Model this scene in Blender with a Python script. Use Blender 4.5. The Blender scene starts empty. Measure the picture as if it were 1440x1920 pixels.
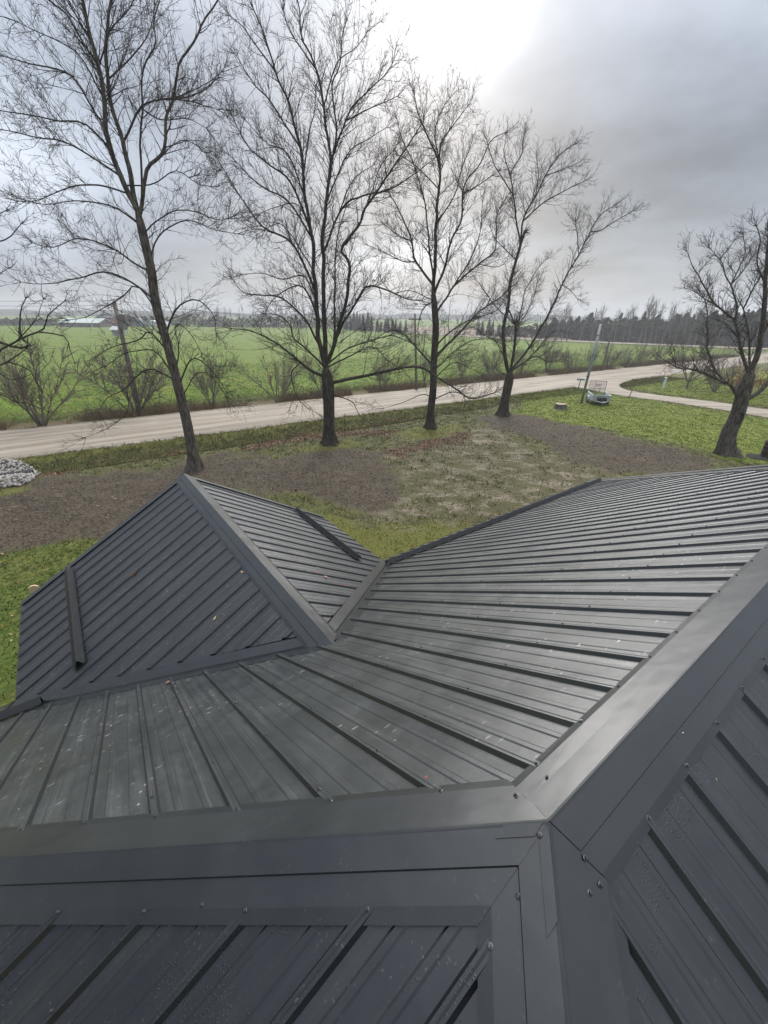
import bpy, math, random
import numpy as np
from mathutils import Matrix, Vector

# ---------------------------------------------------------------- camera
F_PX, PITCH, ROLL, AZ = 785.33, 0.44251, 0.0128, 0.92817     # fitted on the 1440 x 1920 photograph
CAM_H = 7.80
cp, sp = math.cos(PITCH), math.sin(PITCH)
_R = np.array([1, 0, 0.]); _F = np.array([0, cp, -sp]); _U = np.array([0, sp, cp])
CR = math.cos(ROLL) * _R + math.sin(ROLL) * _U
CU = -math.sin(ROLL) * _R + math.cos(ROLL) * _U
CF = _F
scene = bpy.context.scene
COL = scene.collection
cam = bpy.data.objects.new('camera', bpy.data.cameras.new('camera'))
COL.objects.link(cam)
cam.data.sensor_fit = 'HORIZONTAL'; cam.data.sensor_width = 36.0
cam.data.lens = 36.0 * F_PX / 1440.0
cam.data.clip_start = 0.05; cam.data.clip_end = 6000
M = Matrix.Identity(4)
for i in range(3):
    M[i][0], M[i][1], M[i][2] = CR[i], CU[i], -CF[i]
M[0][3], M[1][3], M[2][3] = 0, 0, CAM_H
cam.matrix_world = M
scene.camera = cam

# ---------------------------------------------------------------- sky and sun
SUN_AZ, SUN_EL = math.radians(4), math.radians(24)           # bright gap in the overcast, straight ahead
SKY_GAIN = 1.0
world = bpy.data.worlds.new('World'); scene.world = world; world.use_nodes = True
def build_world():
    nt = world.node_tree; N = nt.nodes; L = nt.links
    N.clear()
    out = N.new('ShaderNodeOutputWorld'); bg = N.new('ShaderNodeBackground')
    L.new(bg.outputs[0], out.inputs[0])
    tc = N.new('ShaderNodeTexCoord')
    nrm = N.new('ShaderNodeVectorMath'); nrm.operation = 'NORMALIZE'; L.new(tc.outputs['Generated'], nrm.inputs[0])
    D = nrm.outputs[0]
    sep = N.new('ShaderNodeSeparateXYZ'); L.new(D, sep.inputs[0])
    def math_(op, a, b=None, c=None, clamp=False):
        n = N.new('ShaderNodeMath'); n.operation = op; n.use_clamp = clamp
        for i, v in enumerate((a, b, c)):
            if v is None: continue
            if isinstance(v, (int, float)): n.inputs[i].default_value = v
            else: L.new(v, n.inputs[i])
        return n.outputs[0]
    def mixc(f, a, b):
        n = N.new('ShaderNodeMix'); n.data_type = 'RGBA'
        for i, v in ((0, f), (6, a), (7, b)):
            if isinstance(v, (int, float)): n.inputs[i].default_value = v
            elif isinstance(v, tuple): n.inputs[i].default_value = (*v, 1)
            else: L.new(v, n.inputs[i])
        return n.outputs[2]
    sky = N.new('ShaderNodeTexSky'); sky.sky_type = 'NISHITA'; sky.sun_disc = False
    sky.sun_elevation = SUN_EL; sky.sun_rotation = SUN_AZ; sky.air_density = 1.0; sky.dust_density = 2.0
    skyc = N.new('ShaderNodeVectorMath'); skyc.operation = 'SCALE'; L.new(sky.outputs[0], skyc.inputs[0]); skyc.inputs[3].default_value = 0.10
    # cloud deck: direction projected onto a flat layer, so clouds flatten towards the horizon
    zc = math_('MAXIMUM', sep.outputs[2], 0.0)
    den = math_('ADD', zc, 0.16)
    inv = math_('DIVIDE', 1.0, den)
    pl = N.new('ShaderNodeVectorMath'); pl.operation = 'SCALE'; L.new(D, pl.inputs[0]); L.new(inv, pl.inputs[3])
    mp = N.new('ShaderNodeMapping'); L.new(pl.outputs[0], mp.inputs[0]); mp.inputs[1].default_value = (3.1, 1.7, 0); mp.inputs[3].default_value = (1, 1, 0.15)
    def noise(scale, detail, rough, dist, vec=mp.outputs[0]):
        n = N.new('ShaderNodeTexNoise'); n.inputs['Scale'].default_value = scale; n.inputs['Detail'].default_value = detail
        n.inputs['Roughness'].default_value = rough; n.inputs['Distortion'].default_value = dist
        L.new(vec, n.inputs['Vector']); return n.outputs[0]
    n1 = noise(0.55, 4, 0.5, 0.0); n2 = noise(1.9, 4, 0.58, 0.0)
    cl = math_('ADD', math_('MULTIPLY', n1, 0.6), math_('MULTIPLY', n2, 0.4))            # about .5
    dev = math_('SUBTRACT', cl, 0.5)
    # zenith, out of view, raised far beyond a plain overcast to light the ground
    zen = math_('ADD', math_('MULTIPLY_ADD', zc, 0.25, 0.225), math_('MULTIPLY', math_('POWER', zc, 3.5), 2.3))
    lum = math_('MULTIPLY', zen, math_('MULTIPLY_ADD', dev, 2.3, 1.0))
    hl = math_('SQRT', math_('ADD', math_('MULTIPLY', sep.outputs[0], sep.outputs[0]), math_('MULTIPLY', sep.outputs[1], sep.outputs[1])))
    side = math_('ADD', math_('MULTIPLY', sep.outputs[1], .75), math_('MULTIPLY', sep.outputs[0], .66))
    fr = math_('MULTIPLY_ADD', side, 0.40, math_('MULTIPLY_ADD', hl, -0.36, 0.96))      # sky shaped brighter to the right, dimmer behind-left, to tone the roof slopes
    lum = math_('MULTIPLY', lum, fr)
    # thinner cloud round the hidden sun and in two gaps
    wv = N.new('ShaderNodeTexNoise'); wv.inputs['Scale'].default_value = 2.2; wv.inputs['Detail'].default_value = 2.5; L.new(D, wv.inputs['Vector'])
    off = N.new('ShaderNodeVectorMath'); off.operation = 'MULTIPLY_ADD'; L.new(wv.outputs['Color'], off.inputs[0]); off.inputs[1].default_value = (.44, .44, .30); off.inputs[2].default_value = (-.22, -.22, -.15)
    dd = N.new('ShaderNodeVectorMath'); dd.operation = 'ADD'; L.new(D, dd.inputs[0]); L.new(off.outputs[0], dd.inputs[1])
    def lobe(az, el, wx, wz, gain):
        a, e = math.radians(az), math.radians(el)
        v = N.new('ShaderNodeVectorMath'); v.operation = 'SUBTRACT'; L.new(dd.outputs[0], v.inputs[0])
        v.inputs[1].default_value = (math.sin(a) * math.cos(e), math.cos(a) * math.cos(e), math.sin(e))
        s = N.new('ShaderNodeVectorMath'); s.operation = 'MULTIPLY'; L.new(v.outputs[0], s.inputs[0]); s.inputs[1].default_value = (1 / wx, 1 / wx, 1 / wz)
        d = N.new('ShaderNodeVectorMath'); d.operation = 'DOT_PRODUCT'; L.new(s.outputs[0], d.inputs[0]); L.new(s.outputs[0], d.inputs[1])
        return math_('MULTIPLY', math_('POWER', 2.718, math_('MULTIPLY', d.outputs['Value'], -1.0)), gain)
    g = lobe(4, 26, .12, .10, .62)
    for args in ((-8, 33, .2, .10, .15), (-1, 4.6, .17, .04, .26), (-37, 9, .20, .11, .34), (-40, 24, .28, .14, .20), (44, 25, .16, .10, .10)):
        g = math_('ADD', g, lobe(*args))
    d2 = lobe(29, 16, .38, .18, -.15)
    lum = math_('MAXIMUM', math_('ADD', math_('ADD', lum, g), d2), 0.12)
    # colour: bluish grey, neutral where bright
    f = math_('MULTIPLY_ADD', lum, 1.25, -0.35, clamp=True)
    colr = mixc(f, mixc(math_('MULTIPLY_ADD', side, .7, .5, clamp=True), (0.82, 0.94, 1.18), (0.84, 0.96, 1.15)), (1.0, 1.0, 0.985))
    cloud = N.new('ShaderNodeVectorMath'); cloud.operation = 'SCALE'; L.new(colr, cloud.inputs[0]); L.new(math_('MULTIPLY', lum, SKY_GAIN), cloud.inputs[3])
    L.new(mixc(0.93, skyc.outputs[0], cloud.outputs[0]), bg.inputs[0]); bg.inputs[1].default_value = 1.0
build_world()
world.cycles.sampling_method = 'MANUAL'; world.cycles.sample_map_resolution = 512
sun = bpy.data.objects.new('sun', bpy.data.lights.new('sun', 'SUN')); COL.objects.link(sun)
sun.data.energy = 1.5; sun.data.angle = math.radians(28); sun.data.color = (1.0, 0.98, 0.95)
sd = Vector((math.sin(SUN_AZ) * math.cos(SUN_EL), math.cos(SUN_AZ) * math.cos(SUN_EL), math.sin(SUN_EL)))
sun.rotation_euler = sd.to_track_quat('Z', 'Y').to_euler()
vs = scene.view_settings
vs.view_transform = 'Standard'; vs.look = 'None'; vs.exposure = 0.80; vs.gamma = 1.0; vs.use_curve_mapping = False
cy = scene.cycles
cy.max_bounces = 3; cy.diffuse_bounces = 2; cy.glossy_bounces = 2; cy.transparent_max_bounces = 8; cy.volume_bounces = 0
cy.transmission_bounces = 2; cy.debug_use_spatial_splits = True

# ---------------------------------------------------------------- helpers
rng = np.random.default_rng(7); random.seed(7)
def ray(px, py):
    return (px - 720) / F_PX * CR + (960 - py) / F_PX * CU + CF
def G(px, py, z=0.0):                                        # photo pixel -> point on the ground
    r = ray(px, py); k = (z - CAM_H) / r[2]
    return np.array([k * r[0], k * r[1], z])
def AT(px, py, Y):                                           # photo pixel -> point on the upright plane y = Y
    r = ray(px, py); k = Y / r[1]
    return np.array([k * r[0], Y, CAM_H + k * r[2]])

class MatB:
    """small node-material builder"""
    def __init__(s, name):
        s.m = bpy.data.materials.new(name); s.m.use_nodes = True
        s.nt = s.m.node_tree; s.N = s.nt.nodes; s.L = s.nt.links
        s.b = s.N['Principled BSDF']; s._c = None
    def set(s, k, v):
        if hasattr(v, 'node'): s.L.new(v, s.b.inputs[k])
        else: s.b.inputs[k].default_value = (*v, 1) if isinstance(v, tuple) and len(v) == 3 else v
        return s
    def coord(s, kind='Object'):
        n = s.N.new('ShaderNodeTexCoord'); return n.outputs[kind]
    def attr(s, name, out='Fac'):
        n = s.N.new('ShaderNodeAttribute'); n.attribute_name = name; return n.outputs[out]
    def mapping(s, vec, scale=(1, 1, 1), rot=(0, 0, 0), loc=(0, 0, 0)):
        n = s.N.new('ShaderNodeMapping'); s.L.new(vec, n.inputs[0])
        n.inputs[1].default_value = loc; n.inputs[2].default_value = rot; n.inputs[3].default_value = scale; return n.outputs[0]
    def noise(s, vec, scale, detail=4, rough=.55, dist=0.0, out=0):
        n = s.N.new('ShaderNodeTexNoise'); s.L.new(vec, n.inputs['Vector']); n.inputs['Scale'].default_value = scale
        n.inputs['Detail'].default_value = detail; n.inputs['Roughness'].default_value = rough; n.inputs['Distortion'].default_value = dist
        return n.outputs[out]
    def voro(s, vec, scale, feature='F1', rnd=1.0, out='Distance'):
        n = s.N.new('ShaderNodeTexVoronoi'); n.feature = feature; s.L.new(vec, n.inputs['Vector']); n.inputs['Scale'].default_value = scale
        n.inputs['Randomness'].default_value = rnd; return n.outputs[out]
    def ramp(s, fac, lo, hi, a=0.0, b=1.0):
        n = s.N.new('ShaderNodeMapRange'); n.interpolation_type = 'SMOOTHSTEP'; s.L.new(fac, n.inputs[0])
        n.inputs[1].default_value = lo; n.inputs[2].default_value = hi; n.inputs[3].default_value = a; n.inputs[4].default_value = b
        return n.outputs[0]
    def math(s, op, a, b=None, c=None, clamp=False):
        n = s.N.new('ShaderNodeMath'); n.operation = op; n.use_clamp = clamp
        for i, v in enumerate((a, b, c)):
            if v is None: continue
            if isinstance(v, (int, float)): n.inputs[i].default_value = v
            else: s.L.new(v, n.inputs[i])
        return n.outputs[0]
    def mix(s, f, a, b, blend='MIX'):
        n = s.N.new('ShaderNodeMix'); n.data_type = 'RGBA'; n.blend_type = blend
        for i, v in ((0, f), (6, a), (7, b)):
            if isinstance(v, (int, float)): n.inputs[i].default_value = v
            elif isinstance(v, tuple): n.inputs[i].default_value = (*v, 1)
            else: s.L.new(v, n.inputs[i])
        return n.outputs[2]
    def bump(s, h, strength=.3, dist=.02):
        n = s.N.new('ShaderNodeBump'); n.inputs['Strength'].default_value = strength; n.inputs['Distance'].default_value = dist
        s.L.new(h, n.inputs['Height']); s.L.new(n.outputs[0], s.b.inputs['Normal']); return s
def simple(name, col, rough=.6, spec=.5, metal=0.0, var=.25, scale=6.0, bump=0.0):
    m = MatB(name); c = m.coord(); n = m.noise(c, scale, 5)
    a = tuple(x * (1 - var) for x in col); b = tuple(min(1, x * (1 + var)) for x in col)
    m.set('Base Color', m.mix(n, a, b)).set('Roughness', rough).set('Metallic', metal); m.b.inputs['Specular IOR Level'].default_value = spec
    if bump: m.bump(m.noise(c, scale * 6, 4), .5, bump)
    return m.m

def link(name, me, mat=None, parent=None):
    o = bpy.data.objects.new(name, me); COL.objects.link(o)
    if mat is not None and me is not None and len(me.materials) == 0: me.materials.append(mat)
    if parent is not None: o.parent = parent
    return o
def mesh(name, V, F, smooth=False):
    """V (n,3); F list of lists, or one int array (m,3)/(m,4), or a list of such arrays"""
    me = bpy.data.meshes.new(name); V = np.asarray(V, np.float32)
    if isinstance(F, np.ndarray): F = [F]
    if len(F) and isinstance(F[0], np.ndarray):
        F = [f for f in F if len(f)]
        loops = np.concatenate([f.ravel() for f in F]).astype(np.int32)
        tot = np.concatenate([np.full(len(f), f.shape[1], np.int32) for f in F])
        start = np.concatenate([[0], np.cumsum(tot)[:-1]]).astype(np.int32)
        me.vertices.add(len(V)); me.vertices.foreach_set('co', V.ravel())
        me.loops.add(len(loops)); me.loops.foreach_set('vertex_index', loops)
        me.polygons.add(len(tot)); me.polygons.foreach_set('loop_start', start); me.polygons.foreach_set('loop_total', tot)
        me.update(calc_edges=True)
    else:
        me.from_pydata([tuple(map(float, v)) for v in V], [], [tuple(map(int, f)) for f in F]); me.update()
    if smooth: me.polygons.foreach_set('use_smooth', np.ones(len(me.polygons), bool))
    return me
def empty(name, loc=(0, 0, 0), rz=0.0):
    o = bpy.data.objects.new(name, None); COL.objects.link(o); o.location = loc; o.rotation_euler = (0, 0, rz); o.empty_display_size = .2
    return o
def tag(o, label=None, cat=None, group=None, kind=None):
    if label: o['label'] = label
    if cat: o['category'] = cat
    if group: o['group'] = group
    if kind: o['kind'] = kind
    return o
def copy_tree(o, parent=None):
    c = o.copy(); COL.objects.link(c); c.parent = parent
    for ch in o.children: copy_tree(ch, c)
    return c
class MB:
    """collects simple solids into one mesh"""
    def __init__(s): s.V = []; s.F = []
    def add(s, V, F):
        n = len(s.V); s.V += [tuple(v) for v in V]; s.F += [tuple(i + n for i in f) for f in F]; return s
    def box(s, x0, x1, y0, y1, z0, z1):
        V = [(x, y, z) for z in (z0, z1) for y in (y0, y1) for x in (x0, x1)]
        return s.add(V, [(0, 2, 3, 1), (4, 5, 7, 6), (0, 1, 5, 4), (2, 6, 7, 3), (0, 4, 6, 2), (1, 3, 7, 5)])
    def bevbox(s, x0, x1, y0, y1, z0, z1, b):
        pts = []; 
        for z, i in ((z0, b), (z0 + b, 0), (z1 - b, 0), (z1, b)):
            xa, xb, ya, yb = x0 + i, x1 - i, y0 + i, y1 - i; c = b
            pts += [(xa + c, ya, z), (xb - c, ya, z), (xb, ya + c, z), (xb, yb - c, z), (xb - c, yb, z), (xa + c, yb, z), (xa, yb - c, z), (xa, ya + c, z)]
        F = [tuple(range(7, -1, -1)), tuple(range(24, 32))]
        for k in range(3):
            for i in range(8):
                j = (i + 1) % 8; F.append((k * 8 + i, k * 8 + j, k * 8 + 8 + j, k * 8 + 8 + i))
        return s.add(pts, F)
    def lathe(s, prof, n=12, c=(0, 0, 0)):
        V = []; F = []
        for r, z in prof:
            for i in range(n):
                a = 2 * math.pi * i / n; V.append((c[0] + r * math.cos(a), c[1] + r * math.sin(a), c[2] + z))
        for k in range(len(prof) - 1):
            for i in range(n):
                j = (i + 1) % n; F.append((k * n + i, k * n + j, (k + 1) * n + j, (k + 1) * n + i))
        F.append(tuple(range(n - 1, -1, -1))); F.append(tuple((len(prof) - 1) * n + i for i in range(n)))
        return s.add(V, F)
    def tube(s, pts, r, n=8):
        pts = np.asarray(pts, float); rr = np.full(len(pts), r) if np.isscalar(r) else np.asarray(r, float)
        V, F = tubes(pts[None], rr[None], n); s.add(V, F)
        k = len(pts); b = len(s.V) - k * n
        s.F.append(tuple(b + i for i in range(n - 1, -1, -1))); s.F.append(tuple(b + (k - 1) * n + i for i in range(n)))
        return s
    def build(s, name, mat, parent=None, smooth=False): return link(name, mesh(name, s.V, s.F, smooth), mat, parent)
def tubes(P, R, m):
    """P (n,k,3) centre lines, R (n,k) radii -> verts, quads"""
    n, k, _ = P.shape
    T = np.gradient(P, axis=1); T /= np.linalg.norm(T, axis=2, keepdims=True) + 1e-9
    mean = P[:, -1] - P[:, 0]; ref = np.eye(3)[np.argmin(np.abs(mean), axis=1)]
    A = np.cross(T, ref[:, None, :]); A /= np.linalg.norm(A, axis=2, keepdims=True) + 1e-9
    B = np.cross(T, A)
    th = np.arange(m) * 2 * np.pi / m
    V = P[:, :, None, :] + R[:, :, None, None] * (A[:, :, None, :] * np.cos(th)[None, None, :, None] + B[:, :, None, :] * np.sin(th)[None, None, :, None])
    idx = np.arange(n * k * m).reshape(n, k, m)
    a = idx[:, :-1, :]; b = np.roll(a, -1, axis=2); c = idx[:, 1:, :]; d = np.roll(c, -1, axis=2)
    Fq = np.stack([a, b, d, c], -1).reshape(-1, 4)
    return V.reshape(-1, 3), Fq
def vnoise(x, y, s=1.0, seed=0):
    """cheap smooth value noise, about -1..1"""
    x = np.asarray(x) * s; y = np.asarray(y) * s
    xi = np.floor(x).astype(np.int64); yi = np.floor(y).astype(np.int64); fx = x - xi; fy = y - yi
    fx = fx * fx * (3 - 2 * fx); fy = fy * fy * (3 - 2 * fy)
    def h(i, j):
        v = (i * 374761393 + j * 668265263 + seed * 982451653) & 0x7fffffff
        v = ((v ^ (v >> 13)) * 1274126177) & 0x7fffffff
        return ((v ^ (v >> 16)) & 0xffff) / 32767.5 - 1
    return (h(xi, yi) * (1 - fx) + h(xi + 1, yi) * fx) * (1 - fy) + (h(xi, yi + 1) * (1 - fx) + h(xi + 1, yi + 1) * fx) * fy
def fbm(x, y, s, o=4, seed=0):
    v = 0; a = .5
    for i in range(o): v = v + a * vnoise(x, y, s * 2 ** i, seed + i); a *= .5
    return v
# ---------------------------------------------------------------- ground, road, driveway
def poly_px(pts): return np.array([G(*p)[:2] for p in pts])
def sdist(P, poly):
    """signed distance to a polygon, positive inside; P (n,2)"""
    n = len(poly); d = np.full(len(P), 1e9); inside = np.zeros(len(P), bool)
    for i in range(n):
        a, b = poly[i], poly[(i + 1) % n]; ab = b - a
        t = np.clip(((P - a) @ ab) / (ab @ ab + 1e-9), 0, 1)
        d = np.minimum(d, np.hypot(*(P - a - t[:, None] * ab).T))
        c = ((a[1] > P[:, 1]) != (b[1] > P[:, 1])) & (P[:, 0] < (b[0] - a[0]) * (P[:, 1] - a[1]) / (b[1] - a[1] + 1e-12) + a[0])
        inside ^= c
    return np.where(inside, d, -d)
def line2(p, q):
    a, b = G(*p)[:2], G(*q)[:2]; t = (b - a) / np.linalg.norm(b - a); return a, t
RN_A, RN_T = line2((0, 862), (1000, 735))                    # near road edge
RF_A, RF_T = line2((0, 809), (1200, 688))                    # far road edge
def road_d(P):
    """metres from the near road edge towards the camera side (+)"""
    n = np.array([RN_T[1], -RN_T[0]]); return (P - RN_A) @ n
def road_f(P):
    """metres beyond the far road edge (+)"""
    n = np.array([-RF_T[1], RF_T[0]]); return (P - RF_A) @ n
def gz(P):
    """ground height"""
    P = np.atleast_2d(P); x, y = P[:, 0], P[:, 1]
    d = road_d(P); f = road_f(P)
    r = np.hypot(x, y)
    z = .05 * fbm(x, y, .35, 3, 3) + .02 * fbm(x, y, 1.7, 2, 9)
    z = z * np.clip((d + .2) / 1.0, 0, 1) + .04 * fbm(x, y, .5, 3, 5) * np.clip(f / 1.0, 0, 1)
    right = np.clip((x - 2) / 10, 0, 1)
    z += -.42 * (1 - right) * np.exp(-((d - 2.6) / 1.25) ** 2)              # near-side ditch
    z += -.30 * np.exp(-((f - 2.2) / 1.1) ** 2)                              # far-side ditch
    z += np.where((d < 0) & (f < 0), .05, 0)
    return z
def ax_grid(lo, hi, step, far, grow=1.28):
    a = list(np.arange(lo, hi + 1e-6, step)); s = step; v = hi
    while v < far: s *= grow; v += s; a.append(v)
    s = step; v = lo; b = []
    while v > -far: s *= grow; v -= s; b.append(v)
    return np.array(b[::-1] + a)
gx = ax_grid(-42, 58, .40, 1450); gy = ax_grid(2, 80, .40, 1450)
XX, YY = np.meshgrid(gx, gy); GP = np.stack([XX.ravel(), YY.ravel()], 1)
GZ = gz(GP)
ny_, nx_ = XX.shape
gi = np.arange(nx_ * ny_).reshape(ny_, nx_)
GF = np.stack([gi[:-1, :-1], gi[:-1, 1:], gi[1:, 1:], gi[1:, :-1]], -1).reshape(-1, 4)

soil_polys = [poly_px([(-260, 1010), (-120, 945), (0, 925), (90, 900), (200, 892), (330, 868), (420, 852), (520, 858), (600, 846), (690, 842), (735, 868), (748, 905), (735, 935), (690, 958), (640, 958), (580, 945), (430, 915), (300, 960), (215, 1000), (120, 1012), (0, 1036), (-200, 1075)]),
              poly_px([(903, 786), (950, 779), (1010, 787), (1090, 802), (1190, 822), (1300, 845), (1352, 862), (1350, 905), (1250, 905), (1140, 882), (1060, 852), (980, 820), (930, 800)])]
sand_poly = poly_px([(700, 850), (770, 828), (840, 822), (905, 798), (960, 815), (1040, 848), (1140, 880), (1190, 915), (1060, 950), (900, 985), (760, 985), (680, 975), (690, 955), (742, 925), (745, 885)])
lush_polys = [poly_px([(980, 742), (1060, 730), (1100, 731), (1180, 746), (1300, 762), (1440, 786), (1700, 830), (1700, 930), (1440, 868), (1355, 862), (1300, 842), (1190, 818), (1090, 798), (1000, 782), (960, 776)]),
              poly_px([(-220, 1085), (0, 1042), (120, 1018), (215, 1006), (320, 970), (330, 1300), (-300, 1500)]),
              poly_px([(1175, 728), (1260, 712), (1330, 706), (1500, 690), (1800, 700), (1800, 800), (1440, 762), (1280, 744)])]
moss_polys = [poly_px([(318, 885), (345, 872), (400, 868), (425, 874), (400, 884), (350, 888)]), poly_px([(560, 842), (600, 832), (660, 824), (690, 836), (640, 846), (590, 850)]),
              poly_px([(735, 812), (790, 800), (850, 796), (880, 810), (840, 822), (770, 828)]), poly_px([(0, 915), (60, 910), (150, 912), (60, 925), (0, 930)]),
              poly_px([(590, 960), (680, 985), (800, 990), (880, 985), (760, 1060), (690, 1060), (560, 960)])]
leaf_polys = [poly_px([(60, 872), (130, 870), (130, 882), (70, 895)]), poly_px([(440, 840), (520, 815), (640, 806), (740, 806), (735, 818), (640, 818), (540, 832), (460, 848)]),
              poly_px([(720, 845), (800, 826), (880, 812), (890, 822), (800, 842), (740, 856)])]
def soft(polys, w, P, amp=.6, s=.8, seed=1):
    v = np.max([sdist(P, p) for p in polys], axis=0) + amp * fbm(P[:, 0], P[:, 1], s, 4, seed)
    return np.clip(v / w + .5, 0, 1)
def zones(P):
    d, f = road_d(P), road_f(P)
    z = {}
    z['soil'] = np.clip(np.max([sdist(P, p) for p in soil_polys], axis=0) / 1.3 + .5 + 1.3 * fbm(P[:, 0], P[:, 1], .28, 3, 11) + .8 * fbm(P[:, 0], P[:, 1], 1.1, 3, 12), 0, 1)
    z['sand'] = soft([sand_poly], 2.0, P, 1.2, .5, 21)
    z['lush'] = np.maximum(soft(lush_polys, 1.6, P, 1.0, .5, 31), np.clip((f - 3.6 + .8 * fbm(P[:, 0], P[:, 1], .5, 3, 4)) / 1.2, 0, 1))
    z['bright'] = soft([lush_polys[0], lush_polys[2]], 2.5, P, 1.0, .5, 33)
    z['moss'] = np.maximum(soft(moss_polys, .9, P, .8, .9, 41), np.exp(-((d - .7) / .6) ** 2) * .8)
    z['dead'] = np.exp(-((f - 1.9) / 1.4) ** 2) * np.clip(.75 + .8 * fbm(P[:, 0], P[:, 1], .3, 3, 8), 0, 1)
    z['leaf'] = np.maximum(soft(leaf_polys, .8, P, .9, 1.2, 51), np.exp(-((d - 2.4) / .8) ** 2) * np.clip(.35 + 1.1 * fbm(P[:, 0], P[:, 1], .45, 3, 6), 0, 1) * (P[:, 0] < 8))
    z['field'] = np.clip((f - 4) / 4, 0, 1)
    z['gravel'] = np.clip((.35 - d + .25 * fbm(P[:, 0], P[:, 1], 1.1, 3, 2)) / .3, 0, 1) * np.clip((.35 - f + .25 * fbm(P[:, 0], P[:, 1], 1.1, 3, 7)) / .3, 0, 1)
    return z
ZN = zones(GP)

def ground_mat():
    m = MatB('ground_cover'); c = m.coord()
    n_f = m.noise(c, 6.5, 8, .68); n_m = m.noise(c, 1.6, 5, .6); n_l = m.noise(c, .22, 4, .55); n_x = m.noise(c, 38, 4, .6)
    streak = m.noise(m.mapping(c, (.8, 1.15, 1), (0, 0, .5)), .95, 7, .68, .5)
    grass = m.mix(m.ramp(n_m, .35, .65), (.050, .064, .016), (.120, .122, .036))
    grass = m.mix(m.ramp(n_f, .48, .62, 0, .85), grass, (.13, .105, .052))
    lush = m.mix(m.ramp(n_f, .40, .62), (.036, .056, .010), (.125, .150, .028))
    lush = m.mix(m.ramp(n_m, .45, .72, 0, .75), lush, (.190, .180, .048))
    lush = m.mix(m.ramp(n_l, .5, .62, 0, .45), lush, (.075, .130, .018))
    field = m.mix(m.ramp(m.math('ADD', m.math('MULTIPLY', streak, .6), m.math('MULTIPLY', n_f, .4)), .40, .60), (.058, .112, .008), (.145, .208, .016))
    field = m.mix(m.ramp(n_l, .45, .65, 0, .6), field, (.150, .165, .024))
    moss = m.mix(n_f, (.070, .085, .018), (.175, .165, .040))
    soil = m.mix(m.ramp(n_f, .40, .62), (.021, .0160, .0105), (.108, .084, .057))
    soil = m.mix(m.ramp(n_m, .42, .68, 0, .6), soil, (.112, .089, .062))
    soil = m.mix(m.ramp(n_x, .58, .68, 0, .8), soil, (.20, .165, .125)); soil = m.mix(m.ramp(streak, .52, .70, 0, .55), soil, (.155, .120, .082)); soil = m.mix(m.math('MULTIPLY', m.ramp(n_m, .56, .66), m.ramp(n_f, .45, .6, 0, .6)), soil, (.060, .070, .022))
    sand = m.mix(m.ramp(n_f, .3, .75), (.165, .138, .102), (.315, .268, .21))
    dead = m.mix(n_f, (.07, .050, .030), (.21, .155, .088))
    leaf = m.mix(m.ramp(n_x, .4, .62), (.040, .030, .016), (.120, .055, .034))
    grav = m.mix(n_f, (.20, .175, .145), (.34, .30, .25))
    def thr(att, noise_, k=.85, w=.22):
        a = m.attr(att); v = m.math('ADD', a, m.math('MULTIPLY_ADD', noise_, k, -k * .5)); return m.ramp(v, .5 - w, .5 + w)
    fl = m.mix(m.ramp(n_f, .38, .64), (.070, .105, .012), (.185, .225, .030)); fl = m.mix(m.ramp(n_m, .45, .70, 0, .7), fl, (.235, .225, .052)); lush = m.mix(m.attr('bright'), lush, fl)
    col = m.mix(thr('lush', n_m), grass, lush)
    col = m.mix(m.attr('field'), col, field)
    col = m.mix(thr('moss', n_f), col, moss)
    sm = m.math('MULTIPLY', m.attr('sand'), m.ramp(m.math('ADD', m.math('MULTIPLY', streak, .75), m.math('MULTIPLY', n_f, .32)),   .50, .66))
    col = m.mix(m.math('MULTIPLY', m.attr('sand'), m.ramp(n_m, .35, .6, .35, .8)), col, m.mix(n_f, (.050, .043, .020), (.125, .105, .058)))
    col = m.mix(sm, col, sand)
    col = m.mix(thr('soil', n_f, 1.1, .40), col, soil)
    col = m.mix(thr('dead', n_f, .8, .3), col, dead)
    col = m.mix(m.math('MULTIPLY', thr('leaf', n_f, .9, .25), m.ramp(n_x, .35, .55)), col, leaf)
    col = m.mix(thr('gravel', n_f, .7), col, grav)
    m.set('Base Color', col).set('Roughness', .95); m.b.inputs['Specular IOR Level'].default_value = .25
    m.bump(m.math('ADD', m.math('MULTIPLY', n_f, .6), m.math('MULTIPLY', n_x, .4)), .8, .07)
    return m.m
gme = mesh('ground', np.column_stack([GP, GZ]), GF, True)
for k, v in ZN.items():
    a = gme.attributes.new(k, 'FLOAT', 'POINT'); a.data.foreach_set('value', v.astype(np.float32))
ground = tag(link('ground', gme, ground_mat()), kind='structure')

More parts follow.
